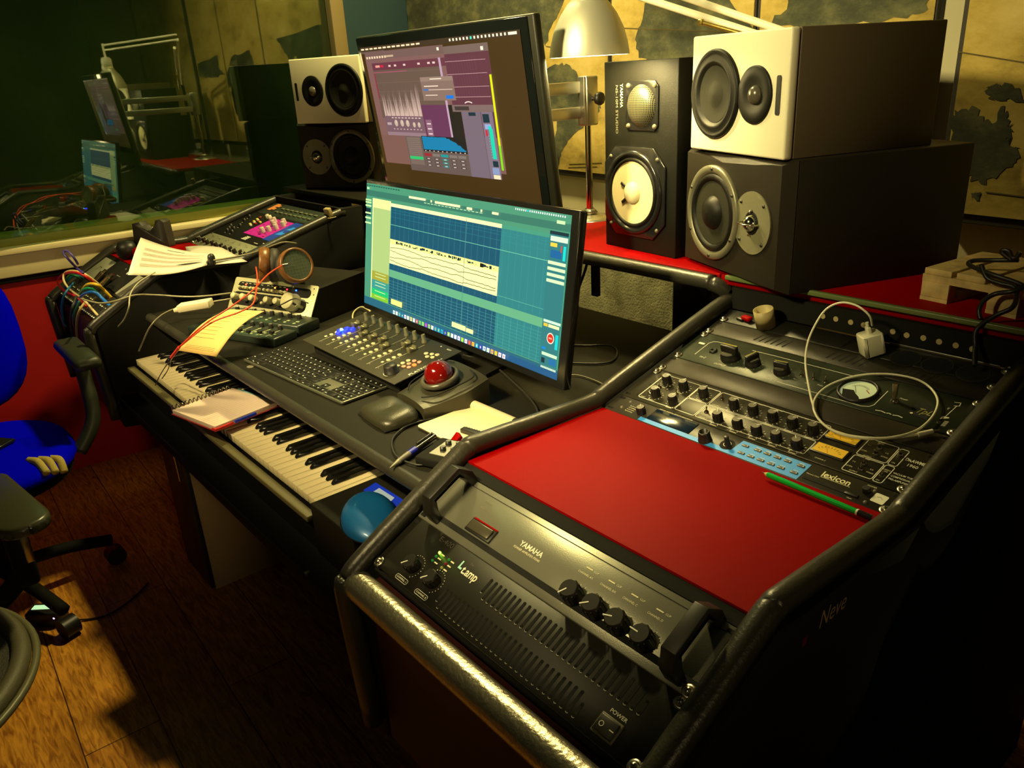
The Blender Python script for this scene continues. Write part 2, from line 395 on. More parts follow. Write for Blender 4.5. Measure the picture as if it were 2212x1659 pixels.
g = G(); g.b2((-.87, 1.212, .957), (-.123, 1.222, .966), mat('green_lit_edge', (.12, .16, .05), .35), .002); g.part('shelf_lit_edge', desk)  # green strip colours in the light along the shelf edge
pp = P(1278, 575, .93); g = G(); g.b2((pp.x - .009, 1.222, .86), (pp.x + .009, 1.234, .945), BLKM, .001); g.part('bracket', desk)
g = G(); g.b2((-2.38, 1.38, .05), (-.9, 1.40, .716), BLKM); g.part('modesty_panel', desk)
def rackframe(up, lo, x0, x1, yb=1.60, foot=True):
    ux = up.x
    pr = [(lo.y - .196, lo.z - .108), (lo.y - .002, lo.z - .001), (up.y, up.z), (up.y + .345, up.z + .092), (up.y + .345, up.z + .115), (up.y + .66, up.z + .115), (up.y + .66, 0), (lo.y + .13, 0), (lo.y + .10, .38), (lo.y - .185, .42)]
    for xa in (x0, x1):
        g = G(); g.prism(pr, xa, xa + (.026 if xa < -.5 else .033), BLKM, XM, .002); g.part('side_panel', desk)
        xc = xa + (.013 if xa < -.5 else .009)
        pts = [(xc, lo.y - .20, .45), (xc, lo.y - .212, lo.z - .14), (xc, lo.y - .205, lo.z - .112), (xc, lo.y - .17, lo.z - .085), (xc, lo.y - .02, lo.z - .003), (xc, lo.y + .01, lo.z + .011), (xc, lo.y + .04, lo.z + .013), (xc, up.y - .03, up.z + .008), (xc, up.y + .01, up.z + .013), (xc, up.y + .06, up.z + .027), (xc, up.y + .32, up.z + .096), (xc, up.y + .36, up.z + .10)]
        g = G(); g.tube(pts, .0150, RUB, 12, 4); g.part('side_trim', desk)
    g = G(); g.raw([(ux - .003, lo.y, lo.z), (ux + L + .003, lo.y, lo.z), (ux + L + .003, up.y + .0, up.z), (ux - .003, up.y + .0, up.z),
                    (ux - .003, lo.y, lo.z - .02), (ux + L + .003, lo.y, lo.z - .02), (ux + L + .003, up.y, up.z - .02), (ux - .003, up.y, up.z - .02)],
                   [[0, 1, 2, 3], [7, 6, 5, 4], [0, 4, 5, 1], [2, 6, 7, 3], [1, 5, 6, 2], [0, 3, 7, 4]], RED)
    g.part('red_top', desk, 'red laminate top between the two rack slopes')
    # dark inside behind the rack units
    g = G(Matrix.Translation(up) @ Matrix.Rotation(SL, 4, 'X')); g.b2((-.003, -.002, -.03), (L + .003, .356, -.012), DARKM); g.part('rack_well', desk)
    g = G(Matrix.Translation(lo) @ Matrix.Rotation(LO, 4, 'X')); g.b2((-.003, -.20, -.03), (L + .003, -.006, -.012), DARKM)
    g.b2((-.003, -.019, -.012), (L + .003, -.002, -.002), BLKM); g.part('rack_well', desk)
    g = G(); g.b2((ux - .003, lo.y - .182, .42), (ux + L + .003, lo.y - .165, lo.z - .12), mat('dark_red_front', (.045, .004, .003), .7)); g.part('front_panel', desk)
    # rear panel with its row of round openings
    g = G(); yy = up.y + .346; zz = up.z + .092
    g.b2((ux - .003, yy, zz), (ux + L + .003, yy + .012, .945), BLKM); return g.part('rear_panel', desk)
rp_ = rackframe(UPR, LOR, -.879, -.363)
rackframe(UPL, LOL, -2.945, -2.429)
g = G(); rl = lambda x: (x, LOR.y - .198, LOR.z - .118)
g.tube([rl(-.862), rl(-.845), rl(-.7), rl(-.5), rl(-.38), rl(-.352)], lambda t: .021 * min(1, .55 + 8 * t, .55 + 8 * (1 - t)), mat('armrest_highlight', (.50, .46, .34), .30, .85, bump=.5, bscale=160), 18)  # silver metal base stands for the highlight on black padding
g.part('armrest', desk, 'padded black armrest along the front with its highlight coloured in silver')
g = G()
HOLE = mat('lit_hole_tone', (.45, .36, .17), .7)  # beige discs imitate the lit wall showing through the holes
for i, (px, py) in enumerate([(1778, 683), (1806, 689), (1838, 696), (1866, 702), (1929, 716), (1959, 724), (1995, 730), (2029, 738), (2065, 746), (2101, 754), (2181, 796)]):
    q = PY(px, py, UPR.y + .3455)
    g = G(); g.cyl((q.x, q.y, q.z), (q.x, q.y - .001, q.z), .0045 if i < 10 else .003, HOLE, seg=16); g.part('lit_hole_disc', rp_, 'pale disc standing for a lit round hole')
g = G(Matrix.Translation((-.3292, .668, .797)) @ Matrix.Rotation(R(90), 4, 'Z') @ Matrix.Rotation(R(90), 4, 'X'))
g.text('Neve', -.022, -.008, .030, .0005, mat('neve_lettering', (.42, .30, .14), .6), .82, 0, shear=.3)
g.part('lettering', desk, 'faint cream lettering on the outer side')
g = G(); q = atq = Vector((-.3362, .60, .815)); g.b2((-.3302, .618, .782), (-.3292, .626, .792), mat('dull_red_mark', (.12, .0, .0), .7)); g.part('red_mark', desk)
for xx in (-2.3, -1.0):
    g = G(); g.b2((xx, .60, 0), (xx + .04, 1.3, .485), BLKM); g.part('leg', desk)
g = G(); g.b2((-.845, .43, .40), (-.37, .437, .418), mat('tan_edge', (.3, .15, .04), .6)); g.part('bottom_edge', desk)

# ---------------------------------------------------------------- rack equipment
SCREW = None
def screw_mesh():
    g = G(); g.lathe([(0, .0042), (.0025, .0040), (.0048, .0022), (.0055, 0)], STEEL, 18)
    g.b2((-.0030, -.0005, .0036), (.0030, .0005, .0044), DARKM); g.b2((-.0005, -.0030, .0036), (.0005, .0030, .0044), DARKM)
    g.lathe([(.0055, .0006), (.0078, .0005), (.008, -.0005)], STEEL, 18)
    return g.mesh('screw')
SCREWM = screw_mesh()
def screw(t, x, y, s=1):
    o = bpy.data.objects.new('screw', SCREWM); COL.objects.link(o); o.parent = t; o.location = (x, y, .0012); o.rotation_euler = (0, 0, random.uniform(0, 1.5)); o.scale = (s, s, s)
def unit(name, label, cat, org, tilt, v0, nU, panel=PANEL, screws='abcd', holes=True, thick=.003):
    h = nU * U - .0008
    rot = Matrix.Rotation(tilt, 3, 'X'); loc = org + rot @ Vector((0, v0, 0))
    t = thing(name, label, cat, loc, (tilt, 0, 0))
    g = G(); g.b2((.0, .0004, -thick), (L, h, 0), panel, .0012, 1); g.b2((.012, .002, -.010), (L - .012, h - .002, -thick), PANELD); g.part('front_panel', t)
    if holes:
        g = G()
        for x in (.009, L - .009):
            for y in ((.0065, h - .0065) if nU > 1 else (.0065, h - .0065)):
                g.line([(x - .0028, y), (x + .0028, y)], .0052, .0002, DARKM); g.disc(x - .0035, y, .0026, .0002, DARKM, 12); g.disc(x + .0035, y, .0026, .0002, DARKM, 12)
        merge(panel_of(t), g)
    c = {'a': (.009, .0065), 'b': (L - .009, .0065), 'c': (.009, h - .0065), 'd': (L - .009, h - .0065)}
    for s_ in screws: screw(t, *c[s_])
    return t, h
def knobmesh(r, h, body=KNOB, top=KNOBT, ptr=WHT, taper=.88, skirt=1.0, pt=True, seg=24, rib=True):
    g = G(); vs = []
    pr = [(r * skirt, 0), (r * skirt, h * .12), (r, h * .14), (r * (1 + taper) / 2, h * .6), (r * taper, h * .93), (r * taper * .9, h)]
    g.lathe(pr, body, seg)
    g.disc(0, 0, r * taper * .9, h, top, seg)
    if rib:
        for k in range(12):
            a = k * pi / 6; g.b2((r * .80, -r * .06, h * .15), (r * 1.03, r * .06, h * .85), body, M=Matrix.Rotation(a, 4, 'Z'))
    if pt: g.b2((-r * .06, r * .15, h), (r * .06, r * taper * .9, h + .0003), ptr); g.b2((-r * .06, r * taper * .9, h * .55), (r * .06, r * 1.04, h + .0003), ptr)
    return g.mesh('knob')
def put(mesh, name, t, x, y, z=0, rot=0, s=1, label=None):
    o = bpy.data.objects.new(name, mesh); COL.objects.link(o); o.parent = t; o.location = (x, y, z); o.rotation_euler = (0, 0, rot); o.scale = (s, s, s)
    if label: o['label'] = label
    return o
K1 = knobmesh(.0078, .0165)
def ticks(g, x, y, r, m=CREAM, n=11, ln=.002, a0=R(-60), a1=R(240), dots=False, wd=.0006):
    for k in range(n):
        a = a0 + (a1 - a0) * k / (n - 1)
        if dots: g.disc(x + cos(a) * r, y + sin(a) * r, .0006, .0003, m, 8)
        else: g.line([(x + cos(a) * r, y + sin(a) * r), (x + cos(a) * (r + ln), y + sin(a) * (r + ln))], wd, .0003, m)
def togglemesh(h=.009, r=.0014):
    g = G(); g.lathe([(.0036, 0), (.0036, .0014), (.0022, .0018), (.0022, .0028)], SWIT, 14)
    g.cyl((0, 0, .002), (0, h * .25, h), r * .7, SWIT, r, 10); return g.mesh('toggle_switch')
TOG = togglemesh()
def rrect(x0, y0, x1, y1, r):
    o = []
    for cx, cy, a in ((x1 - r, y1 - r, 0), (x0 + r, y1 - r, 90), (x0 + r, y0 + r, 180), (x1 - r, y0 + r, 270)):
        for k in range(5): t = R(a + 22.5 * k); o.append((cx + r * cos(t), cy + r * sin(t)))
    return o
def outline(g, x0, y0, x1, y1, r, wd, z, m): p = rrect(x0, y0, x1, y1, r); g.line(p + [p[0]], wd, z, m)

# 1. digital effects processor with a blue button field
t, h = unit('effects_processor', 'digital effects processor with sky blue button field above the red top', 'rack unit', UPR, SL, 0, 1, PANEL, 'b')
BLU = mat('sky_blue_print', (.05, .34, .95), .5)
g = G(); g.rect(.072, .002, .262, .0105, .0003, BLU); g.poly([(.250, .002), (.354, .002), (.3555, .0375), (.247, .0375), (.2435, .0105)], .0004, BLU); g.part('blue_print', t)
g = G(); g.b2((.083, .0110, 0), (.166, .0385, .0012), mat('dark_display', (.004, .012, .03), .15), .0005); g.part('display', t)
g = G(); g.lathe([(.0105, 0), (.0105, .002), (.0095, .003), (.0088, .014), (.0082, .0165), (.0062, .0165), (.0058, .010), (0, .0095)], KNOB, 28); g.part('adjust_wheel', t, loc=(.1975, .0115, 0))
g = G(); g.disc(0, 0, .0115, .0004, DARKM, 28); g.ring(0, 0, .0045, .006, .0015, SWIT); g.lathe([(.006, 0), (.0045, .003), (.0035, .008), (.0035, .015), (.0028, .0155), (0, .0155)], KNOB, 20); g.part('select_knob', t, loc=(.2324, .0185, 0))
put(knobmesh(.0075, .013), 'input_knob', t, .0667, .0185, 0, .6)
g = G(); g.b2((-.0055, -.0022, 0), (.0055, .0022, .0018), mat('grey_button', (.12, .11, .08), .4), .0008); g.disc(.0035, 0, .0009, .0019, WHT, 8); BM = g.mesh('button')
for x in (.2565, .277, .2926, .3086, .3248, .3451): put(BM, 'button', t, x, .0282)
for x in (.2604, .2763, .2924, .3089, .3246, .3446): put(BM, 'button', t, x, .0120)
g = G()
for x in (.277, .2926, .3086, .3248, .3451): g.rect(x - .005, .0323, x + .004, .0328, .0006, WHT); g.rect(x - .005, .0335, x + .002, .0340, .0006, WHT)
for x in (.2763, .2924, .3089, .3246, .3446): g.rect(x - .004, .0165, x + .004, .0171, .0006, WHT)
g.text('lexicon', .376, .0245, .0150, .0003, CREAM, .92, bold=.02); g.rect(.377, .0225, .418, .0232, .0003, CREAM)
g.text('PCM 81  DIGITAL EFFECTS PROCESSOR', .086, .0400, .0036, .0003, CREAM, 1.05)
g.text('POWER', .434, .0365, .0036, .0003, CREAM); g.text('Memory Card', .358, .0195, .0032, .0003, CREAM); g.text('Open', .424, .0035, .003, .0003, CREAM)
for k in range(4): g.line([(.040 + k * 0, .012 + k * .0045), (.052, .012 + k * .0045)], .0007, .0003, CREAM); g.disc(.038, .012 + k * .0045, .0009, .0004, CREAM, 8)
g.part('lettering', t)
g = G(); g.b2((.359, .0090, 0), (.434, .0135, .0008), DARKM); g.b2((.418, .0085, 0), (.436, .0130, .0022), KNOB, .0005); g.part('card_slot', t)
put(knobmesh(.0055, .007, pt=False, rib=False, top=KNOB), 'power_button', t, .4388, .026)
g = G()
for x, y in ((.4472, .0318), (.4472, .0075), (.030, .034), (.026, .016)): g.lathe([(0, .002), (.002, .0018), (.003, 0)], KNOBT, 12, Matrix.Translation((x, y, 0)))
merge(panel_of(t), g)
g = G(); g.prism(rrect(-.0085, -.0085, .0085, .0085, .002), 0, .0004, WHT); g.line([(-.004, .001), (0, .003), (.004, 0)], .0004, .0006, INK)
g.part('paper_sticker', t, 'small white paper sticker', loc=(.4582, .0215, .0001), rot=(0, 0, R(-3)))

# 2. valve compressor
t, h = unit('compressor', 'two channel valve compressor with amber meters and rows of black knobs', 'rack unit', UPR, SL, U, 2, mat('compressor_panel', (.05, .046, .03), .34, .35, bump=.08, bscale=900), 'bc')
o_ = U
UP2 = [.0524, .0879, .1291]; LO2 = [.055, .0891, .1282]
kn = [(.0524, .061), (.0879, .0600), (.1291, .0590), (.0560, .0235), (.0955, .0195)]
kn += [(x, .0555) for x in (.1864, .221, .255, .2875, .320)] + [(x, .0155) for x in (.1856, .2211, .2539, .2867, .3193)]
kn = [(x - .003 if i < 3 else x, y) for i, (x, y) in enumerate(kn)]
g = G()
for i, (x, y) in enumerate(kn):
    put(K1, 'knob', t, x, y, 0, random.uniform(-1.2, .8)); ticks(g, x, y, .0105, WHT, wd=.0009)
    g.rect(x - .006, y - .0135, x + .006, y - .0126, .0003, CREAM)
Wd = .0012
g.line([(.030, .009), (.030, .080), (.098, .080)], Wd, .0003, WHT); outline(g, .0295, .008, .105, .080, .004, Wd, .0003, WHT)
outline(g, .1065, .008, .1445, .042, .003, Wd, .0003, WHT); outline(g, .1065, .044, .1445, .080, .003, Wd, .0003, WHT)
outline(g, .147, .008, .334, .0405, .003, Wd, .0003, WHT); outline(g, .147, .043, .334, .080, .003, Wd, .0003, WHT)
outline(g, .391, .005, .432, .040, .003, Wd, .0003, WHT); outline(g, .391, .0425, .432, .080, .003, Wd, .0003, WHT)
outline(g, .434, .004, .446, .0405, .003, Wd, .0003, WHT); outline(g, .434, .0425, .446, .079, .003, Wd, .0003, WHT)
g.text('DRAWMER', .4485, .0600, .0082, .0003, WHT, .72, bold=.03); g.text('1960', .4545, .0505, .0078, .0003, WHT, .95, bold=.01)
for k, s_ in enumerate(('VACUUM TUBE', 'COMPRESSOR', 'PRE-AMPLIFIER')): g.text(s_, .4485, .0285 - k * .0062, .0048, .0003, WHT, .82, bold=.01)
for x, y, s_ in [(.404, .0755, 'METER'), (.400, .0435, 'OUTPUT'), (.404, .0375, 'METER'), (.400, .0075, 'OUTPUT'), (.4345, .030, 'STEREO'), (.4365, .0265, 'LINK'), (.4370, .007, 'ON'), (.4370, .047, 'ON'), (.350, .0355, 'CHANNEL 1'), (.350, .0085, 'CHANNEL 2'), (.395, .0655, 'V U'), (.4215, .0605, 'G.R.'), (.395, .0255, 'V U'), (.4215, .0215, 'G.R.'), (.392, .052, 'LISTEN'), (.42, .052, 'BYPASS'), (.392, .0145, 'LISTEN'), (.42, .0145, 'BYPASS'), (.034, .010, 'INPUT'), (.152, .0095, 'CHANNEL 2'), (.152, .045, 'CHANNEL 1'), (.17, .078, 'THRESHOLD'), (.21, .078, 'ATTACK'), (.245, .078, 'RELEASE'), (.28, .078, 'OUTPUT GAIN'), (.112, .0775, 'BRIGHT')]:
    g.text(s_, x, y, .0034, .0003, CREAM, .85)
g.part('lettering', t)
for x, y in [(.0468, .0440), (.0609, .0475), (.0833, .0420), (.1573, .0640), (.1564, .0250), (.411, .067), (.4128, .0535), (.41, .028), (.4119, .0165), (.4395, .067), (.4402, .0175)]:
    put(TOG, 'toggle_switch', t, x, y, 0, random.choice((0, pi)))
g = G(); g.lathe([(.0062, 0), (.0062, .002), (.004, .003), (.0032, .003), (.0030, 0)], SWIT, 18); g.disc(0, 0, .003, .0005, DARKM, 14); g.part('jack_socket', t, loc=(.043, .027, 0))
AMB = mat('amber_meter_face', (.62, .36, .015), .4, emit=.35)
for y0, y1 in ((.0525, .0755), (.0185, .0420)):
    g = G(); g.b2((.336, y0, 0), (.386, y1, .0022), KNOB, .001); g.b2((.339, y0 + .003, .0022), (.383, y1 - .003, .0026), AMB); 
    for k in range(9): a = R(150 - k * 15); g.line([(.361 + cos(a) * .016, y0 + .002 + sin(a) * .013), (.361 + cos(a) * .019, y0 + .002 + sin(a) * .016)], .0007, .0028, INK)
    g.line([(.361, y0 + .004), (.352, y0 + .018)], .0005, .0029, mat('needle_red', (.5, .05, .0), .5)); g.part('meter', t, 'amber lit needle meter')
g = G()
for x, y in ((.455, .0655), (.453, .045), (.4495, .0065), (.3610, .0475), (.3610, .0135), (.0255, .073), (.0255, .045), (.0255, .012)): g.disc(x, y, .0018, .0004, DARKM, 12)
merge(panel_of(t), g)

# 3. blank panel
t, h = unit('blank_panel', 'plain black blanking panel between the compressor and the microphone preamp', 'blank panel', UPR, SL, 3 * U, 1, mat('blank_panel_paint', (.035, .029, .018), .5, bump=.1, bscale=900), 'a')

# 4. valve microphone preamplifier
t, h = unit('microphone_preamp', 'grey green microphone preamp with round needle meter and big pointer knobs', 'rack unit', UPR, SL, 4 * U, 2, mat('preamp_panel', (.035, .045, .028), .4, .2, bump=.06, bscale=900), 'abcd')
def bigknob(r, h_):
    g = G(); g.lathe([(r * 1.05, 0), (r * 1.05, h_ * .25), (r * .98, h_ * .3), (r * .98, h_ * .55)], KNOB, 28); g.disc(0, 0, r * .98, h_ * .55, KNOB, 28)
    g.b2((-r * .98, -r * .28, h_ * .5), (r * .98, r * .28, h_), KNOB, r * .12); g.box((0, -r * .5, h_ * .552), (r * 1.2, r * .3, .0004), KNOBT); g.b2((-r * .9, r * .10, h_), (r * .9, r * .24, h_ + .0003), mat('knob_yellow_line', (.4, .35, .05), .5))
    return g.mesh('pointer_knob')
BK = bigknob(.0145, .023)
for x, s_, r_ in ((.0985, 1.1, 0), (.1425, .85, 1.2), (.1965, .85, .1)): put(BK, 'pointer_knob', t, x, .0355, 0, r_, s_)
g = G()
for x, rr in ((.0985, .019), (.1425, .016), (.1965, .016)): ticks(g, x, .0355, rr, WHT, 9, .0018, R(-50), R(230), dots=True)
for x, y, s_, z_ in [(.047, .0165, 'Hi-Z', .0062), (.082, .0095, 'OUTPUT', .0056), (.130, .0135, 'INPUT', .0056), (.182, .0085, 'GAIN', .0056), (.222, .026, 'Pad', .0042), (.243, .024, '+48V', .0042), (.262, .028, 'Phase', .0042), (.380, .048, 'Power', .0045)]:
    g.text(s_, x, y, z_, .0003, WHT, 1, shear=.2)
g.line([(.0352, .0205), (.0352, .060), (.040, .068), (.047, .070), (.085, .070)], .0009, .0003, WHT); g.line([(.117, .071), (.160, .072), (.30, .072)], .0009, .0003, WHT)
g.line([(.205, .0095), (.344, .0085), (.354, .012), (.358, .019), (.3583, .058)], .0011, .0003, WHT)
g.rect(.018, .052, .030, .057, .0003, WHT)
g.line([(.446, .072), (.4535, .074), (.455, .066), (.449, .064)], .0010, .0003, WHT); g.line([(.452, .064), (.4495, .030)], .0009, .0003, WHT); g.poly([(.446, .028), (.455, .034), (.4555, .036), (.4465, .036)], .0003, WHT)
for k in range(6): g.line([(.4535, .0150 + k * .0022), (.4585, .0158 + k * .0022)], .0007, .0003, WHT)
g.part('lettering', t)
g = G(); g.lathe([(.0075, 0), (.0075, .002), (.0055, .0035), (.004, .0035), (.0035, 0)], KNOB, 6); g.disc(0, 0, .0035, .001, DARKM); g.part('jack_socket', t, loc=(.0585, .0415, 0))
for x in (.2289, .2497, .2695): put(togglemesh(.011, .0016), 'toggle_switch', t, x, .040, 0, .3)
g = G(); g.lathe([(.0305, 0), (.0305, .002), (.0285, .0045), (.0262, .0045), (.0255, .001)], KNOB, 40); g.disc(0, 0, .0256, .0008, mat('meter_face', (.62, .72, .42), .5, emit=.18), 36)
g.poly([(-.022, -.004), (-.006, -.001), (0, -.0075), (.008, -.0135), (.014, -.0215), (0, -.0255), (-.014, -.0210)], .0011, DARKM)
for k in range(13): a = R(140 - k * 8); g.line([(cos(a) * .014, sin(a) * .014 - .002), (cos(a) * .0175, sin(a) * .0175 - .002)], .0005, .0012, INK)
g.line([(.010, .006), (.017, .0005)], .0014, .0012, mat('needle_red', (.5, .05, .0))); g.line([(0, -.006), (-.010, .010)], .0005, .0013, DARKM)
g_ = G()
for a_, b2_ in ((.366, .380), (.382, .388), (.391, .404)): g_.line([(a_, .0085), ((a_ + b2_) / 2, .0100), (b2_, .0085)], .0016, .0003, WHT)
merge(panel_of(t), g_)
g.part('needle_meter', t, 'round meter with pale green face', loc=(.3225, .0395, 0))
g = G()
for x, y in ((.2935, .036), (.3510, .046), (.302, .061), (.342, .020), (.447, .054), (.449, .020)): g.lathe([(0, .002), (.002, .0018), (.003, 0)], KNOBT, 12, Matrix.Translation((x, y, 0)))
merge(panel_of(t), g)
put(togglemesh(.018, .0028), 'power_toggle', t, .3775, .0395, 0, .2, 1.5)
g = G(); g.poly([(.4045, .022), (.4326, .018), (.4310, .048), (.4070, .055), (.4035, .048)], .0004, DARKM); g.text('TpL', .411, .028, .017, .0006, mat('gold_script', (.35, .33, .08), .5), .8, shear=.4); g.disc(.4095, .0235, .002, .0007, CREAM, 10); g.part('window_badge', t)

# 5. vented panel and 6. cable pass-through panel
t, h = unit('vented_panel', 'black one space panel with slanted ventilation slots', 'vent panel', UPR, SL, 6 * U, 1, PANEL, 'ad')
g = G()
for a in (.10, .235, .345):
    for k in range(6): g.line([(a + k * .011, .012), (a + .006 + k * .011, .034)], .0028, .0003, DARKM)
merge(panel_of(t), g)
t, h = unit('pass_through_plate', 'black panel with three large round cable holes under the shelf', 'cable panel', UPR, SL, 7 * U, 1, PANELD, 'ad')
g = G()
for x in (.290, .3395, .3868, .4373): g.disc(x, .0145, .021, .0003, DARKM, 28); g.ring(x, .0145, .0205, .0225, .0006, PANEL)
merge(panel_of(t), g)
g = G(); g.b2((.30, .0425, 0), (.462, .0440, .0035), ALU, .0005); g.part('edge_highlight', t, 'bright line of the edge highlight')  # thin metal piece imitates the highlight on the panel edge
for x, y, c_ in ((.0, .004, 'x'),): pass

# 7. silver power amplifier with handles
t, h = unit('silver_power_amplifier', 'brushed silver power amplifier with four black knobs and two black handles', 'amplifier', LOR, LO, -.1085, 2, mat('amp_brushed_silver', (.27, .27, .22), .34, .6, bump=.08, bscale=700), 'b', thick=.004)
v = lambda y: y + .1085
g = G(); g.b2((.0, v(-.0975), 0), (L, v(-.0895), .0005), DARKM); g.b2((.0, v(-.0297), 0), (L, v(-.0290), .0004), DARKM); g.part('groove', t)
for x in (.034, .453):
    g = G(); y0, y1 = v(-.104), v(-.018)
    g.prism([(y0, 0), (y0, .02), (y0 + .014, .042), (y1 - .014, .042), (y1, .02), (y1, 0), (y1 - .013, 0), (y1 - .013, .016), (y1 - .019, .031), (y0 + .019, .031), (y0 + .013, .016), (y0 + .013, 0)], x - .009, x + .009, KNOB, XM, .001)
    g.part('handle', t)
g = G(); g.b2((.089, v(-.0875), 0), (.140, v(-.067), .003), KNOB, .001); g.b2((.092, v(-.0685), .003), (.140, v(-.0665), .0036), RED); g.b2((.093, v(-.085), .003), (.136, v(-.070), .006), mat('amp_rocker', (.10, .09, .06), .3, .5), .0015); g.part('power_rocker', t)
KA = knobmesh(.0125, .021, top=KNOB, taper=.93)
g = G()
for i, x in enumerate((.297, .3325, .3675, .4035)):
    put(KA, 'volume_knob', t, x, v(-.0845), 0, 2.6 - i * .35)
    ticks(g, x, v(-.0845), .0150, CREAM, 12, .0022)
    g.text('CHANNEL ' + ('A/L', 'B/R', 'C', 'D')[i], x - .020, v(-.0560), .0038, .0003, CREAM); g.text('CLIP', x - .001, v(-.0475), .0036, .0003, CREAM); g.rect(x - .014, v(-.0470), x - .004, v(-.0455), .0003, CREAM)
g.text('YAMAHA', .180, v(-.0665), .0105, .0003, WHT, .95, bold=.02); g.text('POWER AMPLIFIER P2040', .1745, v(-.0725), .0044, .0003, CREAM)
for y in (-.040, -.050): g.line([(.083, v(y)), (.096, v(y))], .0022, .0003, mat('slot_grey', (.12, .11, .07), .5))
g.part('lettering', t)

# 8. black power amplifier
t, h = unit('black_power_amplifier', 'black power amplifier with green power light and two rows of vent slots', 'amplifier', LOR, LO, -.1965, 2, PANELD, 'abd')
v = lambda y: y + .1965
g = G(); TICK = mat('slot_glint', (.75, .72, .55), .3, .6)  # pale arcs imitate light caught at the lower slot ends
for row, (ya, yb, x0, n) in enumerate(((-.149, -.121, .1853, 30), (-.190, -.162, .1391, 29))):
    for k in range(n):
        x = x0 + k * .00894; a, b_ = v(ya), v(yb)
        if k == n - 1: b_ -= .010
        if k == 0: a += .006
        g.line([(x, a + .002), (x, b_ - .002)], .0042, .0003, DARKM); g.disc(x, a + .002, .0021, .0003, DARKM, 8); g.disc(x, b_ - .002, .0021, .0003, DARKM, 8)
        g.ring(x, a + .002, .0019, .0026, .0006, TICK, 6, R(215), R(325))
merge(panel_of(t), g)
KB = knobmesh(.0115, .014, top=KNOB, taper=.9, ptr=WHT)
g = G()
for i, x in enumerate((.0657, .1115)):
    put(KB, 'level_knob', t, x, v(-.1665), 0, 2.4); ticks(g, x, v(-.1665), .0165, WHT, 15, dots=True, a0=R(-60), a1=R(150))
    g.text('CHANNEL ' + 'AB'[i], x - .0115, v(-.1905), .0040, .0003, WHT); outline(g, x - .0135, v(-.1925), x + .0125, v(-.1860), .0028, .0006, .0003, WHT)
g.text('t.amp', .1355, v(-.1375), .0165, .0003, WHT, .82, bold=.02); g.text('L', .1265, v(-.134), .0150, .0003, mat('pale_cyan_print', (.4, .8, .75), .5), .9, bold=.05); g.text('the', .139, v(-.1225), .006, .0003, KNOBT)
g.text('E-400', .066, v(-.1195), .0105, .0003, mat('faint_print', (.03, .026, .02), .6), 1.25)
g.text('POWER', .4180, v(-.1625), .0058, .0003, WHT, 1.1, bold=.01)
for x, y in ((.0849, -.1326), (.0846, -.1392), (.0847, -.1461), (.1065, -.133), (.1068, -.1397), (.1063, -.1467)): g.rect(x + .004, v(y) - .001, x + .011, v(y) + .0008, .0003, CREAM)
g.part('lettering', t)
for (x, y, c_, e) in ((.0849, -.1326, (.35, 1, .03), 14), (.0846, -.1392, (.02, .25, .03), .6), (.0847, -.1461, (.02, .25, .03), .6), (.1065, -.133, (.02, .3, .03), .6), (.1068, -.1397, (.35, .01, .01), .5), (.1063, -.1467, (.4, .35, .03), .6)):
    g = G(); g.lathe([(.0019, 0), (.0018, .0015), (.001, .0025), (0, .0028)], glow('led_%g%g' % (x, y), c_, e), 12); g.part('indicator_light', t, loc=(x, v(y), 0))
g = G(); g.b2((.4135, v(-.1885), 0), (.4420, v(-.166), .003), KNOBT, .001); g.b2((.4155, v(-.187), .003), (.4400, v(-.168), .0055), KNOB, .0015)
g.ring(.422, v(-.1775), .0022, .0029, .0057, WHT); g.rect(.433, v(-.1785), .4385, v(-.1775), .0057, WHT); g.part('power_switch', t)

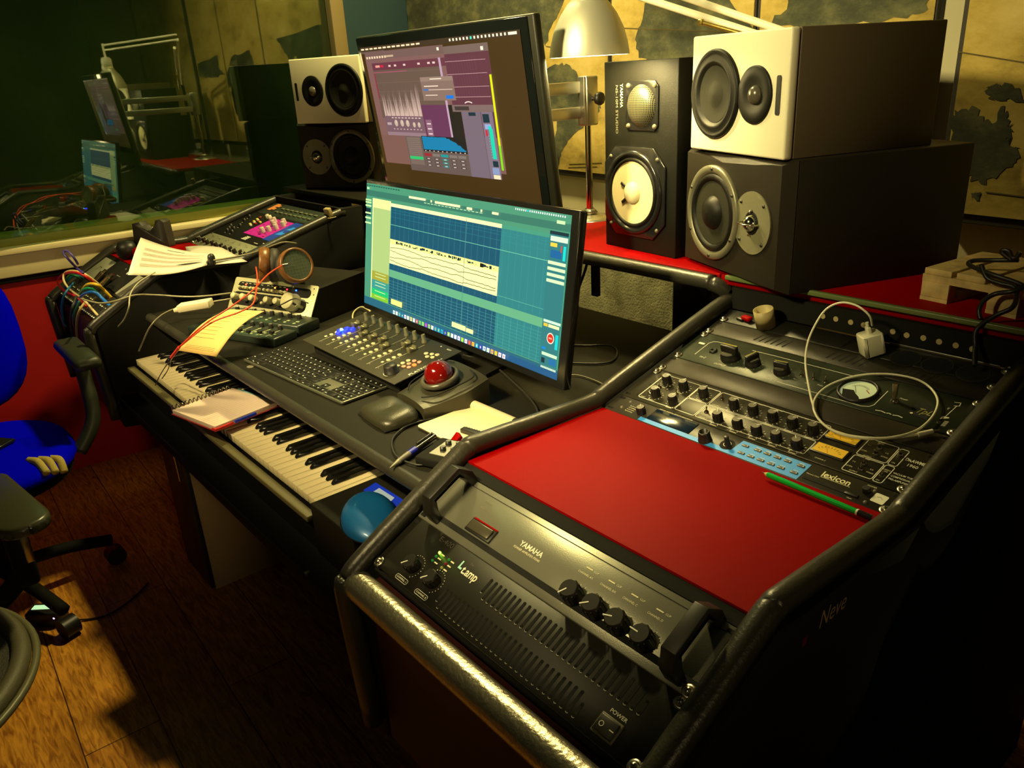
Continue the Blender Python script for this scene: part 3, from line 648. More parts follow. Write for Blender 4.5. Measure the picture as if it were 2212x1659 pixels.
# ---------------------------------------------------------------- loudspeakers
FM = lambda cx, cz: Matrix.Translation((cx, 0, cz)) @ Matrix.Rotation(R(90), 4, 'X')   # local z points out of the face (-y)
CABW = mat('white_baffle', (.88, .84, .60), .45)
CABG = mat('grey_cabinet', (.085, .062, .032), .55, bump=.1, bscale=500)
CABB = mat('black_cabinet', (.014, .011, .006), .55, bump=.12, bscale=500, spec=.3)
CONE = mat('dark_cone', (.018, .018, .010), .75, spec=.2); RUBB = mat('cone_surround', (.007, .007, .005), .5, spec=.2)
RINGM = mat('driver_ring_grey', (.17, .165, .11), .4, .4); DOME = mat('dome', (.12, .11, .08), .25, .3); PLATE = mat('tweeter_plate', (.16, .155, .09), .6, bump=.3, bscale=900)
CHR = mat('chrome', (.75, .73, .6), .12, 1)
def white_speaker(label, loc, yaw, w_, d_, h_, wf, tw, side):
    t = thing('studio_monitor', label, 'speaker', loc, (0, 0, yaw), 'white-fronted studio monitors lying on their sides')
    g = G(); g.b2((0, .018, 0), (w_, d_, h_), CABG, .002); g.part('cabinet', t)
    g = G(); g.b2((0, 0, 0), (w_, .017, h_), CABW, .004, 3); g.part('front_baffle', t, 'cream white front baffle')
    cx, cz, r = wf
    g = G(); g.lathe([(r * 1.03, 0), (r * 1.03, .004), (r * .98, .007), (r * .93, .0065), (r * .87, .004), (r * .80, .008), (r * .72, .007), (r * .66, .002), (r * .60, .0), (r * .40, .0), (r * .25, .0005), (0, .002)], RUBB, 44, FM(cx, cz))
    g.lathe([(r * .655, .003), (r * .5, .0010), (r * .34, .0006), (r * .30, .0012), (r * .18, .0045), (0, .006)], CONE, 40, FM(cx, cz)); g.part('woofer', t)
    cx, cz, r = tw
    g = G(); g.lathe([(r * 1.02, 0), (r * 1.02, .003), (r * .97, .0045), (r * .6, .004), (r * .42, .001), (r * .30, .001)], RUBB, 36, FM(cx, cz)); g.lathe([(r * .34, .001), (r * .30, .006), (r * .18, .010), (0, .0115)], DOME, 24, FM(cx, cz)); g.part('tweeter', t)
    bx_ = w_ - .022 if side > 0 else .022
    g = G(); g.prism(rrect(-.0055, -.030, .0055, .030, .004), 0, .0015, KNOB, FM(bx_, h_ * .5)); g.part('name_badge', t)
    return t
def black_speaker(label, loc, yaw, w_, d_, h_, wf, tw):
    t = thing('studio_monitor', label, 'speaker', loc, (0, 0, yaw), 'black studio monitors lying on the shelf')
    g = G(); g.b2((0, .022, 0), (w_, d_, h_), CABB, .002); g.part('cabinet', t)
    g = G(); c = .014
    vs = [(0, .021, 0), (w_, .021, 0), (w_, .021, h_), (0, .021, h_)]
    n = 12; top = []
    for k in range(n + 1):
        x = c + (w_ - 2 * c) * k / n; top.append((x, 0, h_ - .008 - .010 * (.5 - .5 * cos(2 * pi * k / n))))
    bot = [(w_ - c, 0, c * .6), (c, 0, c * .6)]
    fv = top[::-1] + [(c, 0, c * .6), (w_ - c, 0, c * .6)]
    b = vs + fv; i0 = 4; N = len(fv)
    fs = [list(range(i0, i0 + N))]
    # fv order: right-top ... left-top, left-bottom, right-bottom
    fs += [[2, 3] + [i0 + k for k in range(n, -1, -1)], [3, 0, i0 + n + 1, i0 + n], [0, 1, i0 + n + 2, i0 + n + 1], [1, 2, i0, i0 + n + 2]]
    g.raw(b, fs, CABB); g.part('front_baffle', t)
    cx, cz, r = wf
    cz = h_ / 2
    g = G(); M = FM(cx, cz); g.lathe([(r, 0), (r, .005), (r * .95, .007), (r * .87, .007), (r * .83, .003)], RINGM, 48, M)
    g.lathe([(r * .83, .003), (r * .78, .007), (r * .71, .006), (r * .67, .001)], RUBB, 44, M); ring_ = g.part('woofer_ring', t)
    g = G(); g.lathe([(r * .67, .002), (r * .5, -.004 + .006), (r * .36, .0012)], CONE, 40, M); g.lathe([(r * .36, .0012), (r * .30, .009), (r * .16, .014), (0, .0155)], RUBB, 32, M); g.part('woofer', t)
    for k in range(6):
        a = R(30 + 60 * k); g = G(M @ Matrix.Translation((cos(a) * r * .92, sin(a) * r * .92, .0068))); g.lathe([(0, .002), (.0025, .0018), (.0035, 0)], KNOB, 10); g.part('bolt', ring_)
    cx, cz, r = tw; cz = h_ / 2; M = FM(cx, cz)
    g = G(); g.disc(0, 0, r, .0022, PLATE, 40, M); g.lathe([(r, 0), (r, .0022)], PLATE, 40, M)
    g.lathe([(r * .38, .0023), (r * .34, .004), (r * .26, .003), (0, .003)], RUBB, 28, M); plate_ = g.part('tweeter_plate', t)
    g = G(); g.lathe([(r * .26, .003), (r * .24, .010), (r * .14, .015), (0, .0165)], CHR, 24, M); g.tube([(-r * .42, 0, .0025), (-r * .38, 0, .016), (0, .0, .021), (r * .38, 0, .016), (r * .42, 0, .0025)], .0013, CHR, 8, M=M)
    g.tube([(0, -r * .42, .0025), (0, -r * .36, .008)], .0018, CHR, 8, M=M); g.tube([(0, r * .42, .0025), (0, r * .36, .008)], .0018, CHR, 8, M=M); g.part('tweeter', t)
    for a in (45, 135, 225, 315):
        a = R(a); g = G(M @ Matrix.Translation((cos(a) * r * .86, sin(a) * r * .86, .0022))); g.lathe([(0, .002), (.0025, .0018), (.0035, 0)], KNOB, 10); g.part('bolt', plate_)
    return t
SH = .963
white_speaker('white-fronted monitor atop the black one on the right of the desk', (-.998, 1.262, SH + .221), R(-20.5), .282, .30, .196, (.082, .098, .073), (.199, .098, .045), 1)
black_speaker('black studio monitor under the white one on the right of the desk', (-1.022, 1.275, SH), R(-21.5), .325, .375, .221, (.113, .106, .087), (.238, .104, .054))
black_speaker('black studio monitor under the white one beside the window', (-2.856, 1.322, SH), R(27), .335, .29, .237, (.238, .106, .095), (.086, .108, .063))
white_speaker('white-fronted monitor atop the black one beside the window', (-2.815, 1.318, SH + .237), R(17.5), .335, .24, .215, (.252, .106, .083), (.102, .108, .050), -1)

# upright black speaker with the white cone
t = thing('upright_speaker', 'tall black speaker with white cone standing between the lamp and the big monitors', 'speaker', (-1.250, 1.290, SH), (0, 0, R(-6)))
w_, h_ = .218, .383
g = G(); g.b2((0, 0, 0), (w_, .199, h_), mat('black_veneer', (.006, .006, .004), .55, bump=.15, bscale=300, spec=.2), .002); g.part('cabinet', t)
M = FM(.098, .124)
def octa(hw, c): return [(-hw, -hw + c), (-hw + c, -hw), (hw - c, -hw), (hw, -hw + c), (hw, hw - c), (hw - c, hw), (-hw + c, hw), (-hw, hw - c)]
g = G(); g.prism(octa(.093, .035), 0, .006, BLKG, M, .002); g.lathe([(.086, .0055), (.086, .011), (.080, .0135), (.076, .011), (.072, .0075)], BLKG, 44, M); wf_ = g.part('woofer_frame', t)
g = G(); g.lathe([(.0725, .0085), (.070, .013), (.066, .012), (.064, .008)], RUBB, 44, M)
g.lathe([(.0642, .0095), (.020, .0070), (.0, .0070)], mat('white_paper_cone', (.82, .74, .42), .7), 44, M); g.part('white_cone', t, 'white paper cone')
g = G(); g.lathe([(.023, .0070), (.022, .013), (.014, .018), (0, .020)], mat('white_dust_cap', (.7, .66, .42), .5), 28, M); g.part('dust_cap', t)
for a in (152, 215):
    g = G(M @ Matrix.Rotation(R(a), 4, 'Z')); g.box((.030, 0, .0095), (.019, .006, .003), KNOB, .001); g.part('lead_tab', t)
for a in (45, 135, 225, 315):
    g = G(M @ Matrix.Translation((cos(R(a)) * .101, sin(R(a)) * .101, .006))); g.lathe([(0, .003), (.003, .0026), (.0042, 0)], KNOBT, 12); g.part('bolt', wf_)
M = FM(.118, .297)
g = G(); g.prism(octa(.048, .010), 0, .003, BLKG, M, .001); g.part('tweeter_plate', t)
def mesh_grid():
    m = bpy.data.materials.new('tweeter_mesh'); m.use_nodes = True; nt = m.node_tree; b = nt.nodes['Principled BSDF']
    tc = nt.nodes.new('ShaderNodeTexCoord'); c = nt.nodes.new('ShaderNodeTexBrick'); c.inputs['Scale'].default_value = 300; c.inputs['Mortar Size'].default_value = .14; c.inputs['Brick Width'].default_value = 1; c.inputs['Row Height'].default_value = 1; c.offset = 0
    mp = nt.nodes.new('ShaderNodeMapping'); mp.inputs['Rotation'].default_value = (R(-90), 0, 0)
    c.inputs['Color1'].default_value = (.01, .01, .008, 1); c.inputs['Color2'].default_value = (.01, .01, .008, 1); c.inputs['Mortar'].default_value = (.22, .21, .13, 1)
    nt.links.new(tc.outputs['Object'], mp.inputs[0]); nt.links.new(mp.outputs[0], c.inputs['Vector']); nt.links.new(c.outputs[0], b.inputs['Base Color']); b.inputs['Metallic'].default_value = .5; b.inputs['Roughness'].default_value = .4
    return m
g = G(); g.lathe([(.041, .003), (.039, .006), (.032, .012), (.020, .0165), (0, .018)], mesh_grid(), 40, M); g.part('tweeter_grille', t)
for a in (45, 135, 225, 315):
    g = G(M @ Matrix.Translation((cos(R(a)) * .055, sin(R(a)) * .055, .003))); g.lathe([(0, .0035), (.004, .003), (.0055, 0)], KNOBT, 12); g.part('bolt', t)
g = G(); g.text('YAMAHA', .051, .340, .0125, .0006, CREAM, .9, R(-90), M=FM(0, 0), bold=.01); g.text('NS-10M STUDIO', .037, .338, .0100, .0006, mat('grey_lettering', (.35, .33, .22), .6), 1.35, R(-90), M=FM(0, 0)); g.part('lettering', t)
g = G(); g.b2((w_, .05, .06), (w_ + .006, .085, .22), KNOB, .002); g.text('YAMAHA', .062, .10, .009, w_ + .0065, CREAM, 1, R(90), M=Matrix(((0, 0, 1, 0), (1, 0, 0, 0), (0, 1, 0, 0), (0, 0, 0, 1)))); g.part('side_badge', t)

# ---------------------------------------------------------------- displays
def sr(r, g_, b): f = lambda c: ((c / 255 + .055) / 1.055) ** 2.4 if c > 10 else c / 255 / 12.92; return (f(r), f(g_), f(b))
SCS = 1.45
def sc(r, g_, b, s=None): return glow('screen_%d_%d_%d_%g' % (r, g_, b, SCS), sr(r, g_, b), SCS)
def SF(g):   # screen sheet helper: successive layers sit a hair apart
    g.z = .0006
    def r_(x0, y0, x1, y1, m): g.z += .000012; g.rect(min(x0, x1), min(y0, y1), max(x0, x1), max(y0, y1), g.z, m)
    return r_
rn = random.Random(4)
# wide lower display
tl = thing('wide_monitor', 'wide black monitor showing a teal music editing timeline', 'monitor', (-1.802, .953, .785), (R(80.8), 0, R(-2.6)))
g = G(); g.b2((0, 0, -.018), (.802, .328, 0), BLKG, .003); g.b2((.2, .05, -.04), (.6, .25, -.018), BLKM, .01); g.part('housing', tl)
g = G(); r_ = SF(g); T1 = sc(66, 136, 104); T2 = sc(48, 108, 90); NAV = sc(8, 74, 96); TEAL = sc(36, 116, 116); YEL = sc(252, 244, 160); LN = sc(110, 190, 150); PALE = sc(190, 225, 160); DK = sc(8, 40, 50)
r_(.004, .015, .781, .318, T1)
r_(.004, .288, .781, .302, T2); r_(.004, .015, .781, .034, sc(30, 92, 110)); r_(.3, .015, .781, .028, sc(24, 80, 120))
r_(.132, .036, .577, .272, NAV); r_(.577, .036, .727, .272, TEAL)
r_(.040, .036, .130, .284, sc(160, 185, 112)); r_(.040, .262, .130, .284, sc(225, 225, 140)); r_(.038, .036, .042, .284, sc(240, 240, 160))
for y0, y1, c in ((.084, .106, (150, 150, 50)), (.062, .084, (50, 140, 130)), (.048, .062, (20, 180, 100)), (.036, .048, (120, 180, 40))): r_(.043, y0, .130, y1, sc(*c))
for y in (.10, .092, .078, .070, .056, .043): r_(.06, y, .115, y + .0016, sc(200, 220, 150))
r_(.127, .272, .578, .280, sc(235, 235, 165)); r_(.578, .272, .727, .279, sc(60, 140, 112))
r_(.133, .104, .727, .122, sc(92, 160, 118))
for k in range(28):
    x = .1325 + k * .0216; r_(x, .125, x + .0005, .272, sc(64, 142, 140)); r_(x, .036, x + .0007, .103, sc(80, 165, 150))
for y in (.265, .259, .248): r_(.133, y, .727, y + .0004, sc(50, 130, 130))
r_(.133, .2295, .727, .2305, LN); r_(.133, .139, .727, .1395, LN)
for k in range(9): r_(.133, .040 + k * .0068, .727, .0405 + k * .0068, sc(70, 150, 140))
r_(.133, .137, .578, .196, YEL); r_(.133, .185, .578, .196, sc(225, 225, 130))
for k in range(90): x = .155 + rn.random() * .41; r_(x, .187 + rn.random() * .003, x + .002 + rn.random() * .006, .189 + rn.random() * .005, DK)
r_(.515, .1865, .526, .1945, sc(5, 10, 10))
for base in (.172, .149):
    for s_ in (1, -1):
        pts = []; 
        for k in range(70):
            u_ = k / 69; a = .0025 + .005 * abs(sin(u_ * 9)) * math.exp(-3 * (u_ - .2) ** 2) + .005 * math.exp(-400 * (u_ - .69) ** 2) + rn.uniform(-.0007, .0007)
            pts.append((.137 + u_ * .437, base + s_ * a))
        g.z += .00001; g.line(pts, .0013, g.z, sc(60, 74, 40))
r_(.456, .045, .4575, .279, sc(70, 125, 115))
for x0, x1, y in ((.217, .291, .3015), (.312, .318, .3005), (.330, .43, .3000), (.455, .475, .299), (.505, .511, .299), (.545, .567, .2985)): r_(x0, y - .0025, x1, y + .0025, sc(235, 240, 170))
for k in range(16): x = .285 + k * .0145; r_(x, .2938, x + .010, .2952, sc(180, 220, 160))
for k in range(14): x = .01 + k * .012; r_(x, .312, x + .008, .3145, sc(20, 70, 60))
for k in range(24): x = .62 + k * .0063; r_(x, .312, x + .003, .3155, sc(230, 250, 230) if k != 6 else sc(0, 220, 240))
r_(.012, .304, .024, .3085, PALE); r_(.745, .300, .768, .306, PALE); 
for k, y in enumerate((.276, .270, .262, .2, .190, .18)): r_(.006, y if k < 3 else .20 + (k - 3) * .012 + .02, .036, (y if k < 3 else .20 + (k - 3) * .012 + .02) + .004, sc(190, 230, 150))
r_(.010, .248, .034, .258, DK); r_(.010, .240, .034, .244, DK)
r_(.729, .036, .781, .280, sc(38, 110, 112)); r_(.729, .28, .781, .286, DK)
for k in range(4): r_(.730, .226 - k * .011, .780, .232 - k * .011, sc(200, 230, 170))
r_(.732, .268, .780, .277, sc(200, 235, 190)); r_(.733, .258, .752, .265, sc(220, 190, 60)); r_(.735, .238, .766, .252, sc(10, 90, 140)); r_(.770, .236, .777, .262, sc(0, 200, 190)); r_(.763, .250, .766, .262, sc(200, 60, 50))
r_(.732, .118, .781, .123, sc(190, 230, 190)); r_(.733, .110, .745, .116, sc(225, 180, 50)); r_(.747, .110, .778, .116, sc(215, 235, 160))
g.z += .00002; g.disc(.756, .090, .0105, g.z, sc(230, 220, 190), 20); g.z += .00002; g.disc(.756, .090, .0085, g.z, sc(200, 40, 25), 20); g.z += .00002; g.rect(.751, .0885, .761, .0915, g.z, sc(235, 150, 120))
r_(.770, .072, .778, .100, sc(0, 190, 190)); r_(.733, .066, .745, .071, sc(0, 120, 190)); r_(.735, .055, .779, .061, sc(190, 230, 180)); r_(.735, .040, .745, .050, DK); r_(.757, .040, .777, .052, sc(20, 100, 150)); 
for k in range(10): r_(.735 + k * .0045, .030, .7385 + k * .0045, .034, sc(200, 230, 190))
r_(.151, .040, .205, .053, sc(235, 230, 120)); r_(.424, .042, .478, .053, sc(225, 232, 150)); r_(.480, .042, .507, .051, sc(225, 232, 150))
pal = [(220, 240, 220), (160, 210, 60), (230, 180, 40), (40, 170, 170), (230, 220, 90), (200, 80, 60), (150, 70, 190), (20, 120, 170), (240, 240, 240), (90, 200, 90), (230, 120, 50), (60, 60, 160)]
for k in range(34): x = .163 + k * .0137; c = pal[rn.randrange(len(pal))] if k > 1 else pal[0]; r_(x, .0175, x + .0095, .0265, sc(*c)); r_(x + .003, .0195, x + .006, .024, sc(*pal[rn.randrange(len(pal))]))
g.part('screen', tl, 'lit teal screen with a yellow audio clip')
g = G(Matrix.Rotation(R(-80.8), 4, 'X')); 
g.b2((.385, .035, -.042), (.425, .055, .16), BLKM, .004); g.prism([(.25, .0), (.55, .0), (.50, .16), (.30, .16)], -.0448, -.036, BLKM); g.part('stand', tl)

# upper display, leaning forward
SCS = 1.25
tu = thing('upper_monitor', 'tall black-bezelled monitor showing plum plugin windows above the wide one', 'monitor', (-1.823, 1.071, 1.091), (R(96.6), 0, R(-1.3)))
g = G(); g.b2((0, -.11, -.022), (.663, .344, -.004), mat('monitor_alu', (.014, .014, .007), .45, .2), .004); g.b2((.10, -.05, -.05), (.56, .28, -.022), ALU, .02); g.part('housing', tu)
g = G(); g.b2((.003, -.046, -.004), (.646, .341, -.001), mat('black_glass', (.006, .008, .008), .08), .001); g.part('glass', tu, 'glossy black bezel')
g = G(); r_ = SF(g); BG = sc(62, 42, 14); V1 = sc(122, 86, 82); V2 = sc(92, 48, 60); V3 = sc(112, 92, 84); GR = sc(92, 84, 80)
r_(.018, -.018, .625, .321, BG); r_(.018, .311, .625, .321, sc(60, 44, 30)); r_(.018, .306, .13, .311, sc(96, 76, 60))
for k in range(13): r_(.022 + k * .0205, .314, .037 + k * .0205, .3175, sc(240, 215, 170))
for k in range(17): x = .395 + k * .0122; r_(x, .3135, x + .0055, .3185, sc(240, 230, 200) if k != 6 else sc(60, 240, 200))
r_(.590, .3135, .616, .3185, sc(245, 235, 205))
r_(.034, .052, .523, .302, sc(118, 82, 74)); r_(.369, .125, .523, .304, V2); r_(.369, .290, .523, .305, V3)
r_(.036, .120, .369, .309, V1); r_(.036, .292, .369, .309, sc(110, 84, 78)); r_(.060, .160, .345, .284, sc(98, 78, 66)); r_(.060, .268, .369, .284, sc(100, 50, 62))
for k in range(8): r_(.040 + k * .012, .294, .048 + k * .012, .299, sc(225, 195, 160))
r_(.130, .295, .165, .299, sc(190, 160, 130)); r_(.345, .299, .353, .305, sc(240, 230, 200)); r_(.498, .292, .507, .299, sc(240, 230, 200))
r_(.075, .274, .095, .279, sc(220, 150, 130)); r_(.097, .274, .112, .279, sc(190, 30, 60)); 
for x in (.135, .16, .2, .26, .30, .32): r_(x, .274, x + .010, .278, sc(220, 190, 180))
for y in (.262, .24, .22, .20, .18): r_(.062, y, .345, y + .0006, sc(120, 98, 88))
r_(.062, .205, .066, .262, sc(140, 30, 60)); r_(.062, .2625, .21, .2640, sc(170, 70, 100))
# waveform curtain
WV = sc(205, 175, 160); WV2 = sc(165, 138, 126)
hprof = lambda u_: .215 + .012 * sin(u_ * 40) + (.022 * max(0, 1 - abs(u_ - .93) / .12))
for k in range(95):
    u_ = k / 94; x = .074 + u_ * .166; b_ = .165; tp = hprof(u_) - rn.random() ** 2 * .035
    g.z += .000002; g.poly([(x, b_), (x + .0022, b_), (x + .0013, tp)], g.z, WV if k % 3 else WV2)
for k in range(8): x = .083 + k * .0205; g.z += .000002; g.rect(x, .165, x + .0018, .235, g.z, sc(90, 72, 66))
r_(.071, .128, .243, .165, sc(112, 84, 92)); r_(.071, .120, .243, .128, sc(140, 112, 120)); r_(.078, .144, .098, .150, sc(170, 150, 150))
for x, y, rr in ((.120, .149, .0078), (.147, .149, .0078), (.172, .149, .0078), (.200, .146, .006), (.221, .146, .006)): g.z += .00001; g.disc(x, y, rr, g.z, sc(185, 165, 145), 20); g.z += .00001; g.line([(x, y), (x + rr * .3, y + rr * .7)], .001, g.z, sc(250, 235, 210))
for k in range(9): r_(.104 + k * .015, .160, .113 + k * .015, .162, sc(220, 190, 180)); r_(.104 + k * .015, .1345, .110 + k * .015, .136, sc(220, 190, 180))
r_(.245, .120, .345, .19, sc(96, 48, 78)); r_(.252, .108, .276, .158, sc(128, 92, 108)); r_(.345, .120, .353, .285, sc(180, 150, 170))
for k in range(4): r_(.256, .115 + k * .011, .272, .1175 + k * .011, sc(230, 200, 200))
for k in range(12): r_(.375 + k * .009, .205, .3755 + k * .009, .285, sc(110, 74, 90))
for y in (.275, .25, .225, .205): r_(.369, y, .51, y + .0009, sc(190, 150, 150))
g.z += .00002; g.ring(.43, .165, .030, .0320, g.z, sc(235, 215, 200), 20, R(65), R(115))
r_(.261, .199, .388, .248, sc(128, 104, 92)); r_(.261, .239, .388, .248, sc(142, 118, 104)); r_(.268, .2205, .380, .2225, sc(190, 165, 150)); r_(.268, .2203, .288, .2227, sc(20, 110, 200)); r_(.352, .2025, .380, .2095, sc(10, 110, 210)); r_(.272, .228, .328, .2300, sc(235, 210, 190)); r_(.272, .2095, .32, .211, sc(235, 210, 190)); r_(.30, .2425, .345, .2445, sc(235, 215, 190))
r_(.150, .040, .506, .120, sc(96, 80, 74)); r_(.155, .055, .214, .118, sc(112, 94, 86)); r_(.155, .067, .214, .074, sc(40, 180, 100))
for k in range(9): r_(.155, .078 + k * .0046, .214, .0785 + k * .0046, sc(140, 120, 110))
r_(.353, .090, .398, .190, sc(30, 26, 22)); r_(.222, .088, .398, .122, sc(24, 22, 24))
SPB = sc(4, 118, 160); g.z += .00001
sp = [(.224, .092)]
for k in range(41): u_ = k / 40; sp.append((.224 + u_ * .170, (.1205 + rn.uniform(-.0006, .0006)) if u_ < .55 else .1205 - (u_ - .55) ** 1.3 * .072 + rn.uniform(-.002, .002)))
sp.append((.394, .092)); 
for a, b_ in zip(sp[1:-1], sp[2:]): g.poly([(a[0], .092), (b_[0], .092), b_, a], g.z, SPB)
for k in range(10): r_(.228 + k * .0175, .0885, .233 + k * .0175, .090, sc(220, 210, 200))
for k, c in enumerate(((150, 30, 40), (120, 108, 100), (20, 140, 140), (120, 108, 100), (120, 108, 100))):
    x = .222 + k * .0345; r_(x, .077, x + .030, .083, sc(*c))
    for j in range(3): r_(x + .004, .054 + j * .0075, x + .026, .0585 + j * .0075, sc(20, 120, 120) if k == 2 else sc(80, 68, 66)); r_(x + .010, .0555 + j * .0075, x + .020, .057 + j * .0075, sc(225, 205, 190))
r_(.369, .176, .52, .190, sc(118, 96, 92)); r_(.378, .179, .43, .187, sc(60, 50, 50)); 
r_(.400, .040, .468, .176, sc(112, 96, 108)); r_(.425, .168, .450, .175, DK); r_(.470, .040, .508, .176, sc(120, 104, 118)); r_(.473, .155, .495, .172, DK)
r_(.476, .142, .497, .152, sc(140, 160, 200)); r_(.487, .142, .498, .148, sc(20, 200, 190)); r_(.4885, .082, .501, .143, sc(20, 200, 165)); r_(.476, .128, .482, .140, sc(200, 20, 50)); 
for k in range(9): r_(.484, .084 + k * .0055, .487, .0855 + k * .0055, sc(40, 200, 160))
r_(.485, .066, .503, .078, DK); r_(.480, .050, .503, .064, sc(130, 145, 180)); r_(.481, .0405, .504, .049, sc(240, 215, 170))
g.z += .00001; g.poly([(.512, .060), (.519, .060), (.524, .247), (.517, .247)], g.z, sc(212, 220, 0)); g.poly([(.512, .060), (.519, .060), (.5205, .11), (.5135, .11)], g.z + .00001, sc(120, 210, 20))
g.part('screen', tu, 'lit brown and plum screen')

# stand with two bars that carries the upper monitor
t = thing('monitor_stand', 'silver clamp bars on a chrome pole beside the upper monitor', 'monitor arm', (-1.512, 1.50, SH))
g = G(); g.lathe([(0, .012), (.030, .011), (.040, .007), (.062, .004), (.064, 0)], ALU, 36); g.lathe([(.012, .010), (.022, .016), (.012, .026)], ALU, 24); g.part('base', t)
g = G(); g.cyl((0, 0, .01), (0, 0, .26), .0085, CHR); g.part('pole', t)
g = G(); g.box((.0, 0, .295), (.036, .040, .118), ALU, .004); g.box((.012, -.024, .295), (.006, .006, .116), ALU, .001); g.part('clamp', t)
for z0, z1 in ((.328, .334), (.268, .262)):
    g = G(); g.raw([], [], ALU); p0 = Vector((-.012, -.01, z0)); p1 = Vector((.016, -.36, z1))
    g.b2((-.006, -.37, -.014), (.006, 0, .014), ALU, .002, M=Matrix.Translation(p0)); g.part('bar', t)
g = G(); g.cyl((.018, 0, .30), (.034, 0, .30), .005, KNOB); g.lathe([(.014, 0), (.016, .004), (.016, .012), (.012, .015), (0, .015)], KNOB, 8, Matrix.Translation((.034, 0, .30)) @ Matrix.Rotation(R(90), 4, 'Y')); g.part('knob', t)

# balanced-arm lamp hanging over the desk
t = thing('desk_lamp', 'hanging silver bell shade of an arm lamp over the desk', 'lamp', (-1.167, 1.164, 1.358))
SHADE = mat('shade_silver', (.62, .60, .46), .46, .6); INS = mat('shade_inside', (.9, .88, .7), .5)
g = G(); pr = [(.0765, 0), (.0762, .006), (.0735, .022), (.066, .048), (.054, .072), (.040, .091), (.032, .099), (.0315, .112)]
g.lathe(pr, SHADE, 56); g.lathe([(r_0 - .0015, z_ + .0002) for r_0, z_ in pr], INS, 56); g.part('shade', t)
g = G(); g.lathe([(.0, .108), (.029, .110), (.029, .150), (.020, .165), (0, .166)], mat('lamp_neck', (.75, .73, .6), .4), 28); g.part('socket', t)
g = G(); g.lathe([(0, -.022), (.012, -.0185), (.0215, -.006), (.0225, .004), (.018, .018), (.012, .032), (.012, .05), (0, .05)], glow('bulb_glow', WARM, 430), 20, Matrix.Translation((0, 0, .022))); g.part('bulb', t, 'lit warm bulb')
ARM = mat('arm_white', (.95, .9, .7), .4)
E0 = Vector((-1.60, 1.50, 1.572)); bs = Vector((-.80, 1.60, 1.31)); o_ = Vector((-1.167, 1.164, 1.358))
for dz in (.0, .03):
    a = PY(1410, 2, 1.5 + dz * .6); b_ = PY(1615, 68, 1.55 + dz * .6); a = a + Vector((0, 0, dz)); b_ = b_ + Vector((0, 0, dz * .8)); dr = (a - b_)
    g = G(); g.cyl(b_ - dr * .62 - o_, a + dr * 1.0 - o_, .0080, ARM, seg=10); g.part('lower_arm', t)
el = a + dr * 1.0
for dz in (0, .025):
    g = G(); g.cyl(el - o_ + Vector((0, 0, dz)), Vector((0, 0, .20 + dz)), .0055, ARM, seg=10); g.part('upper_arm', t)
g = G(); g.cyl(Vector((0, 0, .16)), Vector((0, 0, .235)), .006, ARM); g.part('head_joint', t)
j = PY(1515, 48, 1.52); j2 = PY(1600, 72, 1.53); g = G(); g.cyl(j - o_, j2 - o_, .0045, mat('brass', (.6, .45, .12), .3, .9), seg=10); g.box(j - o_, (.012, .012, .012), mat('brass', (1, 1, 1)), .002); g.part('spring', t, 'brass coloured spring')
g = G(); g.cyl(b_ - dr * .62 - o_, (b_ - dr * .62 - o_) + Vector((0, 0, -(b_ - dr * .62).z + SH)), .009, KNOB); g.lathe([(0, .02), (.05, .018), (.055, 0)], KNOB, 24, Matrix.Translation((b_ - dr * .62 - o_) + Vector((0, 0, -(b_ - dr * .62).z + SH)))); g.part('post', t)

# ---------------------------------------------------------------- on the desk
Z0 = .74
IVORY = mat('ivory_key', (.86, .74, .46), .3); EBON = mat('black_key', (.010, .010, .009), .16)
t = thing('digital_piano', 'full length digital piano on the tray under the desktop edge', 'piano', (-2.44, .513, .515))
g = G(); g.b2((0, .015, 0), (1.20, .33, .082), BLKM); g.b2((-.03, -.018, 0), (-.003, .33, .108), BLK, .003); g.b2((1.199, -.018, 0), (1.36, .33, .108), BLK, .003); g.b2((0, -.012, 0), (1.199, -.002, .070), BLKG); g.b2((0, .150, .08), (1.199, .33, .125), BLK, .002); g.part('body', t)
g = G(); g.b2((-.03, -.028, .070), (1.199, -.008, .082), mat('olive_wood_strip', (.16, .14, .06), .5), .002); g.part('front_strip', t, 'olive wooden strip before the keys')
g = G(); g.b2((.0009, 0, 0), (.0221, .150, .018), IVORY, .0012); WK = g.mesh('white_key')
g = G(); g.prism([(.052, 0), (.150, 0), (.150, .011), (.062, .011), (.055, .004)], 0, .0100, EBON, XM, .0008); BKm = g.mesh('black_key')
for i in range(52):
    put(WK, 'white_key', t, i * .023, 0, .081)
    if (i % 7) in (0, 2, 3, 5, 6) and i < 51: put(BKm, 'black_key', t, i * .023 + .018, 0, .099)

# spiral notebook lying on the keys
t = thing('spiral_notebook', 'small spiral notebook with lined pages and index tabs lying on the piano keys', 'notebook', (-1.862, .445, .627), (0, R(-1), R(11)))
NBP = mat('lined_page', (.85, .68, .58), .8)
g = G(); g.b2((0, 0, .0), (.193, .166, .0015), mat('notebook_cover', (.5, .03, .03), .5)); g.b2((.13, .166, 0), (.215, .215, .0012), mat('notebook_cover', (0, 0, 0))); g.part('cover', t)
g = G(); g.b2((.004, .002, .0015), (.191, .164, .012), NBP, .0005)
for k in range(16): g.rect(.018 + k * .0106, .006, .0186 + k * .0106, .158, .0122, mat('page_line', (.5, .3, .3), .8))
g.part('pages', t)
g = G(); g.b2((.180, .05, .003), (.196, .105, .0085), mat('blue_tab', (.01, .05, .8), .4)); g.part('tab', t, 'bright blue tab')
g = G(); g.b2((.180, -.001, .002), (.196, .045, .0075), mat('red_tab', (.8, .03, .02), .4)); g.part('tab', t, 'red tab')
